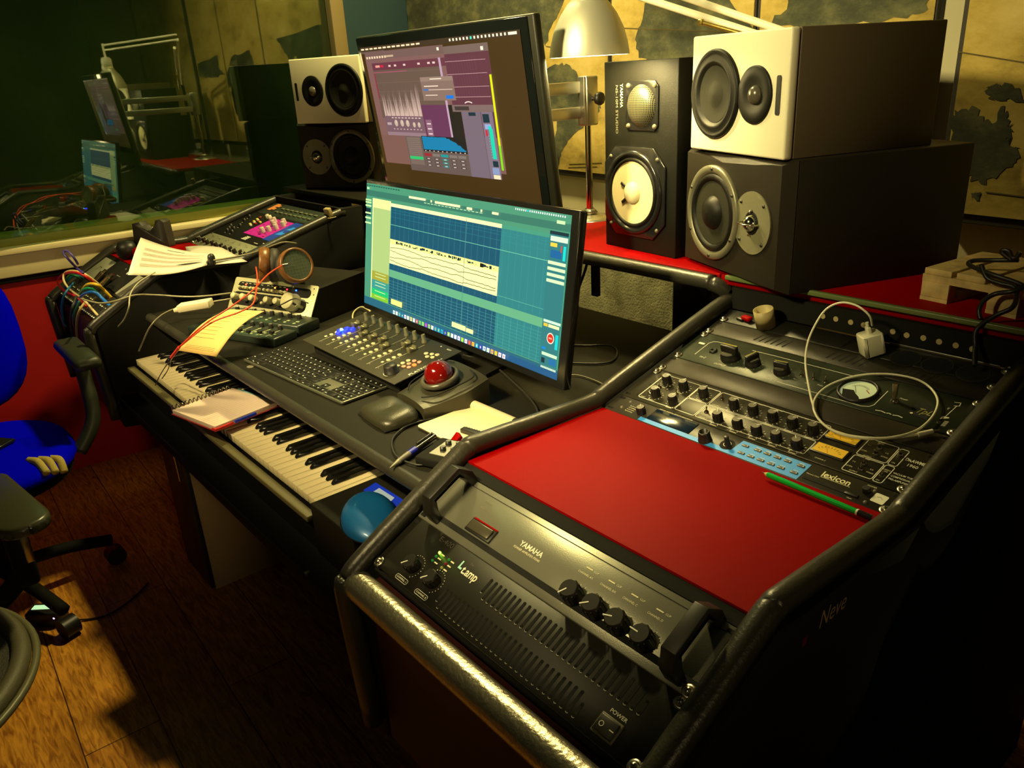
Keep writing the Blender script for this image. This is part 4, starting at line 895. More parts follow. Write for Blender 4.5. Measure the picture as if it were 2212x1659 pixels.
g = G(); g.b2((.02, .163, .004), (.18, .172, .010), mat('light_blue_tab', (.25, .6, .7), .4)); g.part('tab', t, 'light blue divider edge')
ringm = G(); ringm.tube([(cos(a) * .009, 0, sin(a) * .011) for a in [2 * pi * k / 10 for k in range(10)]], .0013, SWIT, 6, 2, closed=True); RMs = ringm.mesh('spiral_ring')
for k in range(14): put(RMs, 'spiral_ring', t, -.001, .008 + k * .0113, .008)

# aluminium keyboard
t = thing('computer_keyboard', 'slim space grey computer keyboard with black keys and number pad', 'keyboard', (-1.766, .604, Z0), (0, 0, R(4.8)))
g = G(); g.prism(rrect(0, 0, .4187, .1149, .006), .002, .007, mat('space_grey_alu', (.20, .20, .15), .35, .7), None, .0008); g.part('body', t)
KCAP = mat('key_black', (.007, .007, .006), .5, spec=.2); KL = mat('key_legend', (.75, .75, .65), .5); KM = {}
def keym(wd, hh):
    k = (round(wd, 4), round(hh, 4))
    if k not in KM:
        g = G(); g.b2((-wd / 2, -hh / 2, 0), (wd / 2, hh / 2, .0014), KCAP, .0006, 1); 
        if wd < .02: g.rect(-.0014, -.0016, .0014, .0016, .00145, KL)
        elif wd < .06: g.rect(-wd / 2 + .002, -hh * .35, -wd / 2 + .009, -hh * .35 + .0014, .00145, KL)
        KM[k] = g.mesh('key')
    return KM[k]
un = .0184; rp = .0184; keys = []
rows = [[1.5, 1.25, 1.5, 6.5, 1.5, 1.25, 1.5], [2.25] + [1] * 10 + [2.75], [1.75] + [1] * 11 + [2.25], [1.5] + [1] * 12 + [1.5], [1] * 13 + [2], [15 / 14] * 14]
for r0, row in enumerate(rows):
    x = .0035
    for wd in row: keys.append((x + wd * un / 2, .0030 + (r0 + .5) * rp, wd * un - .0021, rp - .0021)); x += wd * un
nx = .0035 + 15 * un + .0035; 
for r0, cols in enumerate(([0, 1, 2], [1], [], [0, 1, 2], [0, 1, 2], [0, 1, 2])):
    for c in cols: keys.append((nx + (c + .5) * un, .0030 + (r0 + .5) * rp, un - .0021, rp - .0021))
px_ = nx + 3 * un + .0035
for r0 in range(6):
    for c, wd in ([(0, 2), (2, 1), (3, 1)] if r0 == 0 else [(i, 1) for i in range(4)]): keys.append((px_ + (c + wd / 2) * un, .0030 + (r0 + .5) * rp, wd * un - .0021, rp - .0021))
keys.sort(key=lambda k: k[1] - k[0] * .6)
for x, y, wd, hh in keys[:100]: put(keym(wd, hh), 'key', t, x, y, .007)
g = G()
for x, y, wd, hh in keys[100:]: g.b2((x - wd / 2, y - hh / 2, .007), (x + wd / 2, y + hh / 2, .0084), KCAP, .0005, 1); g.rect(x - .0014, y - .001, x + .0014, y + .001, .00845, KL)
g.part('function_keys', t, kind='stuff')

# fader controller
t = thing('fader_controller', 'grey wedge-shaped fader controller in front of the wide monitor', 'control surface', (-1.709, .732, .775), (R(8.5), 0, R(-.4)))
CTL = mat('controller_grey', (.034, .031, .018), .5, .2, bump=.05, bscale=900)
g = G(); g.b2((0, 0, -.003), (.416, .171, 0), CTL, .0015); i_ = Matrix.Rotation(R(-8.5), 4, 'X'); g.b2((.015, .02, -.033), (.40, .17, -.002), BLKM, .002, M=i_); g.b2((.006, .14, -.0335), (.41, .172, .016), BLKM, .002, M=i_); g.part('body', t)
kc = G(); kc.lathe([(.0065, 0), (.0062, .004), (.0050, .005), (.0046, .018), (.0040, .019), (0, .019)], mat('olive_knob', (.10, .095, .05), .5), 18); kc.b2((-.0005, 0, .019), (.0005, .0042, .0193), CREAM); EN = kc.mesh('encoder_knob')
fc = G(); fc.prism([(-.010, 0), (.010, 0), (.010, .009), (.007, .0105), (.003, .0065), (-.003, .0065), (-.007, .0105), (-.010, .009)], -.0065, .0065, mat('fader_cap', (.12, .11, .06), .35), XM, .0006)
fc.b2((-.0066, -.0004, .0064), (.0066, .0004, .0069), CREAM); fc.b2((-.002, -.006, -.004), (.002, .006, .001), DARKM); FC = fc.mesh('fader_cap')
sb = G(); sb.box((0, 0, .0012), (.0072, .0060, .0024), mat('square_pad', (.62, .56, .38), .4), .0012); SB = sb.mesh('pad_button')
ob = G(); ob.prism([(.0062 * cos(2 * pi * k / 18), .0042 * sin(2 * pi * k / 18)) for k in range(18)], 0, .0024, mat('oval_pad', (.50, .48, .30), .4), None, .0008); OB = ob.mesh('pad_button')
caps = [.120, .118, .099, .102, .106, .088, .122, .112]
g = G()
for i in range(8):
    x = .053 + i * .0371
    put(EN, 'encoder_knob', t, .0475 + i * .0362, .153, 0, random.uniform(-1, 1))
    g.b2((x - .0005, .018, 0), (x + .0005, .145, .0003), mat('fader_slot', (.55, .52, .36), .4))
    for k in range(5): g.rect(x + .004, .022 + k * .026, x + .0075, .0226 + k * .026, .0003, CREAM)
    put(FC, 'fader', t, x, caps[i], 0)
    put(SB, 'pad_button', t, x - .0095, .042)
    for k in (0, 1, 2): put(OB, 'pad_button', t, x - .0065, .055 + k * .0142)
g.text('icon', .378, .157, .009, .0003, WHT, 1); g.text('PLATFORM M+', .412, .040, .0105, .0003, WHT, 1.25, R(90)); g.disc(.355, .160, .002, .0004, CREAM)
merge(panel_of(t, 'body'), g)
jw = G(); jw.lathe([(.0165, 0), (.0165, .002), (.0150, .003), (.0142, .016), (.0128, .018), (0, .018)], KNOB, 36); jw.ring(0, 0, .0160, .0178, .0005, CREAM, 30, R(180), R(300)); jw.part('jog_wheel', t, loc=(.364, .027, 0))
TB = [(.345 + c * .0135, .052 + r0 * .0145, (r0, c)) for r0 in range(4) for c in range(3)]
for x, y, (r0, c) in [(.352, .050, (0, 0)), (.350, .064, (1, 0)), (.350, .078, (2, 0)), (.366, .056, (0, 1)), (.365, .070, (1, 1)), (.364, .084, (2, 1)), (.380, .060, (0, 2)), (.380, .073, (9, 9)), (.379, .087, (2, 2)), (.372, .112, (3, 0)), (.371, .125, (3, 1)), (.386, .116, (3, 2)), (.385, .129, (4, 2)), (.356, .120, (4, 1))]:
    lit = (r0, c) == (9, 9)
    g = G(); m_ = glow('orange_lit_pad', (1, .16, .02), 3.0) if lit else (mat('pink_pad', (.62, .30, .22), .4) if r0 < 3 and c > 0 else mat('oval_pad', (0, 0, 0)))
    g.prism([(.0060 * cos(2 * pi * k / 18), .0046 * sin(2 * pi * k / 18)) for k in range(18)], 0, .0026, m_, None, .0008); g.part('transport_button', t, 'orange lit button' if lit else None, loc=(x, y, 0))
for x, y in ((.046, .078), (.060, .087), (.052, .094), (.068, .100), (.056, .070)):
    g = G(); g.lathe([(.0075, 0), (.007, .003), (.004, .005), (0, .0055)], glow('blue_lit_pad', (.003, .01, 1), 7), 14); g.part('blue_lit_button', t, 'blue lit button', loc=(x, y, 0))
g = G(); g.lathe([(.004, 0), (.003, .004), (0, .0045)], glow('cyan_led', (.08, .5, 1), 14), 12); g.part('blue_lit_button', t, 'pale blue light', loc=(.053, .080, .004))

# trackball with wrist rest
t = thing('trackball', 'grey trackball with a dark red ball and padded wrist rest', 'trackball', (-1.285, .722, Z0), (0, 0, R(-4)))
TBG = mat('trackball_grey', (.034, .031, .018), .38, .2)
g = G(); 
def body_h(u_, v_): return .030 + .030 * v_ ** 1.3 - .006 * abs(2 * u_ - 1) ** 3
nx_, ny_ = 14, 10; vs = []; fs = []
for j in range(ny_ + 1):
    for i in range(nx_ + 1):
        u_, v_ = i / nx_, j / ny_; wd = .052 + .022 * min(1, v_ * 1.6); vs.append((.066 + (2 * u_ - 1) * wd, v_ * .135, body_h(u_, v_)))
top = list(vs); n_ = nx_ + 1
vs += [(x, y, 0) for x, y, z in top]; o2 = len(top)
for j in range(ny_):
    for i in range(nx_): fs.append([j * n_ + i, j * n_ + i + 1, (j + 1) * n_ + i + 1, (j + 1) * n_ + i])
for i in range(nx_): fs.append([i, o2 + i, o2 + i + 1, i + 1]); k = ny_ * n_; fs.append([k + i + 1, o2 + k + i + 1, o2 + k + i, k + i])
for j in range(ny_): a = j * n_; b_ = (j + 1) * n_; fs.append([b_, o2 + b_, o2 + a, a]); fs.append([a + nx_, o2 + a + nx_, o2 + b_ + nx_, b_ + nx_])
g.raw(vs, fs, TBG, False); g.part('body', t)
g = G(); Mt = Matrix.Translation((.066, .070, .052)) @ Matrix.Rotation(R(14), 4, 'X')
g.lathe([(.0315, -.006), (.0385, -.004), (.040, .002), (.037, .0065), (.0320, .0065), (.0300, .002)], mat('scroll_ring', (.06, .055, .04), .3), 44, Mt); g.part('scroll_ring', t)
b = bmesh.new(); bmesh.ops.create_uvsphere(b, u_segments=36, v_segments=24, radius=.0285); g = G(); g.bm(b, mat('red_ball', (.14, .003, .002), .1, coat=.6), True, Mt @ Matrix.Translation((0, 0, .008))); g.part('ball', t, 'glossy dark red ball')
for s_ in (-1, 1):
    g = G(); g.tube([(.066 + s_ * .026, .012, .036), (.066 + s_ * .046, .030, .041), (.066 + s_ * .055, .07, .050), (.066 + s_ * .058, .11, .060), (.066 + s_ * .03, .122, .0635)], .0016, DARKM, 6); g.part('button_seam', t)
g = G()
def wr(u_, v_):
    a = u_ * 2 * pi; 
    return None
vs = []; fs = []; NA, NB = 28, 7
for j in range(NB + 1):
    q = j / NB
    s_ = 1 - q ** 3.2; zz = .004 + .024 * sin(q * pi / 2)
    for i in range(NA):
        a = 2 * pi * i / NA; cx_ = math.copysign(abs(cos(a)) ** .55, cos(a)); cy_ = math.copysign(abs(sin(a)) ** .55, sin(a))
        vs.append((.062 + cx_ * .062 * s_, -.044 + cy_ * .042 * s_, zz - .006 * math.exp(-((cx_ * s_) ** 2) * 6) * q + .007 * cy_ * s_ * q))
for j in range(NB):
    for i in range(NA): fs.append([j * NA + i, j * NA + (i + 1) % NA, (j + 1) * NA + (i + 1) % NA, (j + 1) * NA + i])
g.raw(vs, fs, mat('wrist_pad', (.026, .024, .013), .36, bump=.2, bscale=400), True); g.b2((.004, -.084, 0), (.12, -.004, .005), BLKM, .003); g.part('wrist_rest', t, 'padded wrist rest')

# white trackpad
t = thing('trackpad', 'square white trackpad beside the right rack', 'trackpad', (-1.148, .684, Z0), (0, 0, R(1)))
g = G(); g.prism(rrect(0, 0, .131, .118, .006), .0045, .007, mat('trackpad_top', (.82, .70, .45), .35), None, .0006); g.part('touch_surface', t)
g = G(); g.prism(rrect(.001, .001, .130, .118, .006), .002, .0045, ALU); g.cyl((.001, .126, .0095), (.130, .126, .0095), .0095, mat('trackpad_alu', (.75, .66, .42), .35, .3)); g.part('body', t)
q = P(1040, 940, .752); t = thing('comb_connector', 'black toothed connector strip lying on the near edge of the trackpad', 'connector', q, (0, 0, R(12)))
g = G(); g.b2((-.045, -.006, -.004), (.045, .006, .004), KNOB, .001); g.part('body', t)
for k in range(15):
    g = G(); g.b2((-.042 + k * .0058, .006, -.002), (-.039 + k * .0058, .0085, .003), KNOBT); g.part('tooth', t)
q = P(985, 950, .752); t = thing('memory_stick', 'red memory stick with a silver end leaning by the rack trim', 'memory stick', q, (R(20), R(-50), R(60)))
g = G(); g.box((0, 0, 0), (.024, .016, .009), RED, .002); g.part('cap', t); g = G(); g.box((-.018, 0, 0), (.014, .012, .005), SWIT, .0006); g.part('plug', t)
q = P(955, 992, .742); t = thing('mini_mixer', 'small black and silver mixer box half hidden by the right rack edge', 'mixer', q, (0, 0, R(20)))
g = G(); g.b2((-.03, -.035, 0), (.06, .045, .016), BLKM, .003); g.part('case', t)
g = G(); g.b2((-.012, -.018, .016), (.055, .038, .0175), ALU); g.part('plate', t)
for x, y in ((0, .022), (.004, .0), (.02, .024), (.024, .002)):
    g = G(); g.lathe([(.0055, 0), (.0050, .007), (0, .0075)], KNOB, 14, Matrix.Translation((x, y, .0175))); g.disc(x, y, .0042, .0252, SWIT, 12); g.part('knob', t)

# pen
a = P(842, 1011, .7445); b_ = P(938, 942, .752); t = thing('pen', 'silver tipped pen with a blue ring and black clip on the desk edge', 'pen', a)
d = b_ - a; n_ = d.normalized(); L_ = d.length
g = G(); g.cyl((0, 0, 0), n_ * L_ * .20, .0006, mat('pen_silver', (.6, .58, .45), .3, .7), .0052); g.part('tip', t)
g = G(); g.cyl(n_ * L_ * .20, n_ * L_ * .42, .0054, mat('pen_grey', (.14, .13, .11), .4), .0062); g.part('grip', t)
g = G(); g.cyl(n_ * L_ * .42, n_ * L_ * .56, .0065, mat('pen_blue', (.01, .015, .35), .35)); g.part('ring', t)
g = G(); g.cyl(n_ * L_ * .56, n_ * L_ * 1.0, .0065, BLKG, .0058); g.part('barrel', t)
g = G(); g.cyl(n_ * L_ * .6 + Vector((0, 0, .009)), n_ * L_ * .95 + Vector((0, 0, .009)), .0018, BLKG); g.cyl(n_ * L_ * .95, n_ * L_ * .95 + Vector((0, 0, .010)), .002, BLKG); g.part('clip', t)

# blue mouse and card on the end block of the piano
t = thing('computer_mouse', 'shiny teal blue computer mouse on the end block of the piano', 'mouse', (-1.108, .545, .623), (0, 0, R(-22)))
vs = []; fs = []; NA, NB = 28, 10
for j in range(NB + 1):
    q = j / NB; s_ = cos(q * pi / 2) ** .75 if j < NB else 0; zz = .031 * sin(q * pi / 2)
    for i in range(NA):
        a = 2 * pi * i / NA; vs.append((cos(a) * .078 * s_ - .004 * q, sin(a) * .050 * s_, zz * (1 - .15 * cos(a) * s_)))
for j in range(NB):
    for i in range(NA): fs.append([j * NA + i, j * NA + (i + 1) % NA, (j + 1) * NA + (i + 1) % NA, (j + 1) * NA + i])
g = G(); g.raw(vs, fs, mat('teal_shell', (.006, .12, .38), .4, .2, coat=.25), True); g.part('shell', t)
g = G(); g.lathe([(.0505, 0), (.051, .003)], KNOB, 28, Matrix.Diagonal((1.56, 1, 1, 1))); g.part('base_rim', t)
cs = [P(812, 1046, .625), P(872, 1084, .625), P(850, 1108, .625), P(786, 1062, .625)]
t = thing('card_packet', 'bright blue packet with a white label behind the mouse', 'packet')
g = G(); T_ = Vector((0, 0, .004)); g.raw([*cs, *[c + T_ for c in cs]], [[3, 2, 1, 0], [4, 5, 6, 7], [0, 1, 5, 4], [1, 2, 6, 5], [2, 3, 7, 6], [3, 0, 4, 7]], mat('packet_blue', (.01, .04, .85), .25)); g.part('packet', t)
c0 = sum(cs, Vector()) / 4; ls = [c0 + (c - c0) * .55 + Vector((0, 0, .0044)) for c in cs]; g = G(); g.raw(ls, [[0, 1, 2, 3]], mat('packet_label', (.35, .5, .9), .4)); g.part('label', t)

# monitor controller with a cream face plate
FR = (R(57.8), 0, R(19.5)); t = thing('monitor_controller', 'cream faced desktop unit with white knobs and coloured status lights', 'audio controller', (-2.19, .729, .752), FR)
FACE = mat('cream_face_plate', (.42, .41, .25), .4, .2)
g = G(); g.prism(rrect(0, -.004, .319, .103, .006), -.003, 0, FACE, None, .0006); g.part('face_plate', t)
inv = Euler(FR).to_matrix().to_4x4().inverted() @ Matrix.Rotation(R(19.5), 4, 'Z')
g = G(); g.raw([(.006, .012, -.010), (.313, .012, -.010), (.313, .24, -.010), (.006, .24, -.010), (.006, .056, .078), (.313, .056, .078), (.313, .24, .082), (.006, .24, .082)], [[3, 2, 1, 0], [4, 5, 6, 7], [0, 1, 5, 4], [1, 2, 6, 5], [2, 3, 7, 6], [3, 0, 4, 7]], BLK, False, inv); g.part('case', t)
g = G(); g.prism(rrect(.018, .066, .298, .092, .0125), 0, .0004, BLKM); g.prism(rrect(.006, .024, .292, .062, .017), 0, .0004, BLKM); g.rect(.02, .0625, .25, .0638, .0005, FACE)
for x in (.030, .047, .060, .078, .09, .107, .131, .147, .163, .1775, .194): g.rect(x, .0875, x + .008, .0885, .0005, CREAM)
for x, y in ((.010, .058), (.305, .094), (.308, .078), (.300, .018), (.015, .018)): g.disc(x, y, .002, .0003, DARKM, 10)
g.part('black_print', t)
WKN = mat('cream_knob', (.45, .43, .26), .45)
kb = G(); kb.lathe([(.0045, 0), (.0044, .009), (.003, .0115), (0, .012)], WKN, 16); BT = kb.mesh('push_button')
for x in (.032, .049, .060, .078, .090, .107, .131, .147, .163, .1775, .194, .211): put(BT, 'push_button', t, x, .0735)
kb = G(); kb.lathe([(.0092, 0), (.0088, .020), (.0080, .022), (0, .022)], WKN, 24); KN = kb.mesh('knob')
for x in (.031, .066, .101, .160, .196): put(KN, 'knob', t, x, .0450)
put(BT, 'push_button', t, .136, .036)
kb = G(); kb.lathe([(.0260, 0), (.0260, .004), (.0235, .006), (.0225, .026), (.0210, .028), (0, .028)], WKN, 40); kb.part('volume_dial', t, loc=(.245, .0485, 0))
g = G(); g.cyl((.281, .040, 0), (.281, .040, .026), .0042, FACE); g.cyl((.281, .040, .026), (.276, .042, .034), .003, KNOB); g.part('jack_plug', t)
for x, y, c_, e in ((.049, .0835, (1, .03, .01), 14), (.163, .0840, (1, .3, .02), 10), (.209, .0835, (1, .01, .02), 9), (.243, .0840, (.01, .06, 1), 14)):
    g = G(); g.lathe([(.0022, 0), (.0018, .002), (0, .0028)], glow('status_%g' % x, c_, e), 12); g.part('status_light', t, loc=(x, y, .0004))

# two slim black controllers in front of it
def nano(label, loc, h_, kind):
    t = thing('slim_controller', label, 'control surface', loc, (0, 0, R(21)), 'slim black controllers')
    g = G(); g.b2((0, 0, 0), (.315, .080, h_), mat('slim_black', (.02, .03, .022), .28), .004); g.part('body', t)
    for k in range(8):
        x = .045 + k * .0325
        g = G(); g.b2((x + .004, .010, h_), (x + .0055, .060, h_ + .0003), CREAM) if kind else g.disc(x + .012, .03, .003, h_ + .0003, CREAM)
        if kind: g.b2((x - .001, .022 + .01 * sin(k), h_), (x + .0105, .030 + .01 * sin(k), h_ + .008), KNOB, .0015)
        g.part('fader' if kind else 'pad', t)
        g = G(); g.lathe([(.0068, 0), (.0060, .010), (.005, .012), (0, .012)], KNOB, 16, Matrix.Translation((x, .066 if kind else .052, h_))); g.rect(x - .004, .0655 if kind else .051, x + .004, .067 if kind else .053, h_ + .0123, CREAM); g.part('knob', t)
        for y in (.014, .028):
            g = G(); g.box((x + .018, y, h_ + .001), (.008, .006, .002), mat('grey_green_button', (.3, .36, .2), .4), .0008); g.part('button', t)
    return t
nano('nearest of the two slim black controllers, with small faders, partly under the yellow sheet', (-2.10, .588, Z0), .022, 1)
nano('slim black controller with round knobs tight against the cream faced unit', (-2.135, .669, Z0), .028, 0)

# sheets, stick and pens around it
def sheet(name, label, cat, c, mat_, bend, marks=(), nu=12, nv=12):
    t = thing(name, label, cat)
    c = [Vector(x) for x in c]
    def f(u_, v_): return (c[0] * (1 - u_) + c[1] * u_) * (1 - v_) + (c[3] * (1 - u_) + c[2] * u_) * v_ + bend(u_, v_)
    g = G(); g.wave(f, nu, nv, mat_)
    o = g.part('sheet', t); m_ = o.modifiers.new('thickness', 'SOLIDIFY'); m_.thickness = .0004; m_.offset = 0
    g = G()
    for (u0, v0, u1, v1, mm) in marks:
        n = 8; vs = []
        for i in range(n + 1):
            u_ = u0 + (u1 - u0) * i / n; vs += [f(u_, v0) + Vector((0, 0, .0009)), f(u_, v1) + Vector((0, 0, .0009))]
        g.raw(vs, [[2 * i, 2 * i + 2, 2 * i + 3, 2 * i + 1] for i in range(n)], mm)
    if marks: g.part('printing', t)
    return t
YP = mat('yellow_paper', (.72, .50, .17), .8); INKG = mat('handwriting', (.28, .17, .03), .8)
mk = [(.12, .93 - k * .07, .12 + rn.uniform(.3, .7), .937 - k * .07, INKG) for k in range(1, 11)] + [(.1, .05 + k * .022, .86, .055 + k * .022, INKG) for k in range(3)]
sheet('yellow_sheet', 'yellow sheet of paper with handwriting sloping down over the piano keys', 'paper', [P(383, 747, .775), P(465, 760, .775), P(572, 672, .835), P(497, 668, .845)], YP, lambda u_, v_: Vector((0, 0, .012 * sin(v_ * pi) - .012 * (1 - v_) ** 3)), mk)
q = P(422, 668, .805); t = thing('marked_eraser', 'white tube-shaped stick with scribbled marks by the slim controllers', 'stick', q, (0, R(-6), R(52)))
g = G(); g.b2((-.040, -.018, 0), (.046, .018, .020), mat('eraser_white', (.75, .68, .45), .6), .003); g.b2((-.054, -.009, .001), (-.036, .009, .012), mat('eraser_white', (0, 0, 0)), .003); g.part('body', t)
g = G(); 
for k in range(3): g.line([(-.008 + k * .013, -.006), (-.006 + k * .013, .006), (-.001 + k * .013, -.004)], .0014, .0123, mat('faded_ink', (.3, .2, .1), .7)); 
g.line([(.001, .005), (.006, .005)], .0012, .0123, INKG); g.part('scribble', t)

# wooden headphones with a red lead
def capmat(c, ax, up=Vector((0, 0, 1))):
    z = ax.normalized(); x = up.cross(z).normalized(); y = z.cross(x); return Matrix(((x.x, y.x, z.x, c.x), (x.y, y.y, z.y, c.y), (x.z, y.z, z.z, c.z), (0, 0, 0, 1)))
cR = P(640, 573, .895); cL = P(566, 572, .895); t = thing('headphones', 'wooden open-back headphones lying on the cream faced unit', 'headphones')
WD = mat('walnut_ring', (.20, .08, .018), .35, var=.4, vscale=60); PAD = mat('ear_pad', (.02, .018, .014), .6); GRL = mat('ear_grille', (.03, .05, .025), .5, bump=1, bscale=900)
axR = r2 * .62 - fwd * .75 + Vector((0, 0, .1)); axL = -r2 * .9 - fwd * .28
for c, ax in ((cR, axR), (cL, axL)):
    M = capmat(c, ax)
    g = G(); g.lathe([(.030, -.020), (.044, -.019), (.047, -.010), (.047, .004), (.044, .008), (.040, .008), (.039, .005)], WD, 44, M); cup_ = g.part('wooden_cup', t, 'walnut cup')
    g = G(); g.lathe([(.025, -.044), (.036, -.046), (.045, -.038), (.046, -.026), (.042, -.020)], PAD, 36, M); g.disc(0, 0, .028, -.03, PAD, 24, M); g.part('ear_pad', cup_)
    g = G(); g.disc(0, 0, .0395, .0055, GRL, 36, M)
    for k in range(-4, 5):
        hw = math.sqrt(max(0, .038 ** 2 - (k * .0085) ** 2))
        for s_ in (1, -1): g.line([(-hw * .98, k * .0085), (hw * .98, k * .0085)] if s_ > 0 else [(k * .0085, -hw * .98), (k * .0085, hw * .98)], .0006, .0061, mat('grille_wire', (.10, .13, .05), .5), M)
    g.part('grille', cup_)
top = (cR + cL) / 2 - axR.normalized() * .02; d_ = fwd.copy(); d_.z = 0; d_.normalize()
g = G(); g.tube([cL + Vector((0, 0, -.01)) - axL.normalized() * .02, cL + d_ * .05 + Vector((0, 0, -.025)), (cL + cR) / 2 + d_ * .11 + Vector((0, 0, -.03)), cR + d_ * .07 + Vector((0, 0, -.025)), cR - axR.normalized() * .02], .009, mat('brown_leather', (.07, .04, .02), .6), 10); g.part('headband', t)
RC = mat('red_cable', (.85, .07, .02), .35)
jn = P(387, 750, .80)
g = G(); g.tube([P(610, 573, .905), P(580, 592, .90), P(545, 628, .89), P(500, 662, .87), P(440, 702, .85), jn], .0018, RC, 8); g.part('red_lead', t)
g = G(); g.tube([P(553, 577, .90), P(556, 600, .90), P(553, 632, .89), P(545, 658, .88), P(515, 675, .868), P(455, 698, .85), jn], .0018, RC, 8); g.part('red_lead', t)
g = G(); g.cyl(P(610, 573, .905), P(622, 571, .905), .003, SWIT); g.part('plug', t)
j2 = P(370, 772, .765); g = G(); g.cyl(jn, j2, .0035, RC); g.cyl(j2, P(366, 780, .75), .003, SWIT); g.part('lead_splitter', t)
g = G(); g.tube([P(366, 780, .75), P(352, 800, .68), P(342, 818, .652), P(336, 832, .61)], .0013, CBL, 6); g.tube([P(370, 778, .75), P(362, 800, .66), P(350, 818, .652)], .0013, CBL, 6); g.part('black_lead', t)

# loose cables
GCB = mat('grey_cable', (.25, .23, .14), .4); LCB = mat('cream_cable', (.62, .55, .3), .45)
def cable(label, pts, r, m, name='cable', sub=6): g = G(); g.tube([Vector(p) for p in pts], r, m, 8, sub); return g.solo(name, label, 'cable')
cable('black cable snaking from the wide monitor past the trackball', [P(1000, 766, .75), P(1060, 786, .744), P(1105, 822, .744), P(1145, 862, .744), P(1160, 885, .744), P(1163, 905, .744)], .0022, CBL)
cable('black cable loop on the desktop right of the wide monitor', [P(1215, 745, .744), P(1270, 746, .744), P(1315, 746, .746), P(1332, 757, .744), P(1328, 775, .744), P(1300, 785, .744), P(1215, 784, .744)], .0024, CBL)
cable('thin grey cable running from behind the monitor to the right rack', [P(1215, 810, .744), P(1250, 811, .744), P(1285, 822, .744), P(1310, 834, .745)], .0015, GCB)
cable('long thin grey cable along the left edge of the right rack', [P(1606, 639, .915), P(1580, 645, .91), P(1545, 668, .895), P(1450, 738, .865), P(1350, 812, .83), P(1300, 848, .80), P(1262, 863, .744)], .0012, mat('pale_grey_cable', (.5, .5, .36), .3))
cable('black cable hanging under the red shelf beside the bracket', [P(1272, 556, .94), P(1262, 590, .90), P(1250, 625, .85), P(1247, 655, .76), P(1248, 662, .744)], .0032, CBL)
cable('black cable curling round the pen to the mini mixer', [P(1000, 898, .745), P(940, 903, .744), P(880, 920, .744), P(850, 945, .744), P(848, 970, .744), P(862, 990, .744), P(900, 1004, .744), P(935, 1000, .745), P(975, 990, .752)], .0019, CBL)
cable('cream cable looping at the lower left corner of the wide monitor', [P(800, 672, .76), P(782, 663, .75), P(766, 672, .745), P(762, 688, .745), P(774, 700, .744)], .0022, LCB)
cable('long grey cable from the patch bay to the cream faced unit', [P(175, 645, .83), P(215, 655, .83), P(250, 650, .82), P(290, 638, .82), P(330, 637, .81), P(400, 641, .80), P(450, 639, .80), P(500, 633, .80)], .0026, GCB)
cable('grey cable curving down beside the piano keys', [P(500, 645, .80), P(440, 655, .79), P(385, 665, .78), P(350, 680, .77), P(325, 705, .745), P(310, 735, .70), P(300, 758, .66)], .0022, GCB)
cable('thin black wire from the volume dial plug over the slim controllers', [P(666, 655, .83), P(638, 645, .84), P(612, 656, .82), P(588, 668, .795)], .0016, CBL)
cable('grey cable arcing over the headphones to the left rack', [P(462, 562, .875), P(500, 556, .885), P(550, 545, .90), P(590, 530, .93), P(615, 523, .94), P(640, 526, .93)], .0022, GCB)

# ---------------------------------------------------------------- on the right rack
nR = Vector((0, -sin(SL), cos(SL)))
def RP(px, py, h): o = UPR + nR * h; d = ray(px, py); return CAM + d * (nR.dot(o - CAM) / nR.dot(d))
q = RP(1885, 764, .0); t = thing('charger', 'white cube phone charger with a looping cable on the upper right rack', 'charger', q, (SL, 0, R(-38)))
WP = mat('white_plastic', (.86, .84, .62), .3)
g = G(); g.prism(rrect(-.016, -.016, .016, .016, .005), .001, .036, WP, None, .002); g.part('body', t)
g = G(); g.box((-.002, 0, .040), (.012, .006, .012), WP, .001); g.cyl((-.002, 0, .045), (-.002, 0, .054), .0026, WP); g.part('plug', t)
cab = [(1884, 703, .056), (1880, 685, .075), (1866, 670, .085), (1845, 658, .09), (1815, 654, .09), (1785, 668, .08), (1762, 700, .065), (1745, 740, .045), (1740, 785, .028), (1748, 840, .015), (1758, 880, .008), (1775, 912, .006), (1805, 932, .006), (1850, 943, .006), (1915, 946, .008), (1975, 932, .008), (2012, 903, .008), (2026, 868, .008), (2010, 838, .008), (1975, 818, .008), (1915, 808, .007), (1850, 812, .007), (1795, 830, .006), (1765, 854, .008), (1757, 880, .013), (1772, 910, .012), (1810, 936, .010), (1870, 948, .006), (1930, 946, .005), (1975, 940, .005)]
g = G(); iv = Euler((SL, 0, R(-38))).to_matrix().inverted()
g.tube([iv @ (RP(*c) - q) for c in cab], .0017, WP, 10); g.part('cable', t)
g = G(); g.cyl(iv @ (RP(1966, 941, .005) - q), iv @ (RP(1985, 938, .005) - q), .0024, WP); g.cyl(iv @ (RP(1983, 939, .006) - q), iv @ (RP(2015, 932, .006) - q), .0036, WP); g.cyl(iv @ (RP(2015, 932, .006) - q), iv @ (RP(2030, 931, .006) - q), .0022, SWIT); g.part('connector', t)
q = RP(1655, 705, 0); t = thing('beige_cup', 'small beige plastic cup at the top left of the right rack', 'cup', q, (SL, 0, R(-20)))
g = G(); g.lathe([(0, .002), (.0155, .002), (.017, .0), (.0175, .034), (.016, .034), (.0145, .004), (0, .004)], mat('beige_plastic', (.42, .34, .15), .5), 28); g.part('body', t)
q = RP(1614, 693, 0); t = thing('red_cap', 'small bright red cap beside the beige cup', 'cap', q, (SL, 0, R(-15)))
g = G(); g.box((0, 0, .005), (.022, .012, .008), RED, .003); g.part('cap', t); g = G(); g.box((-.012, -.002, .003), (.016, .014, .005), KNOB, .002); g.part('base', t)
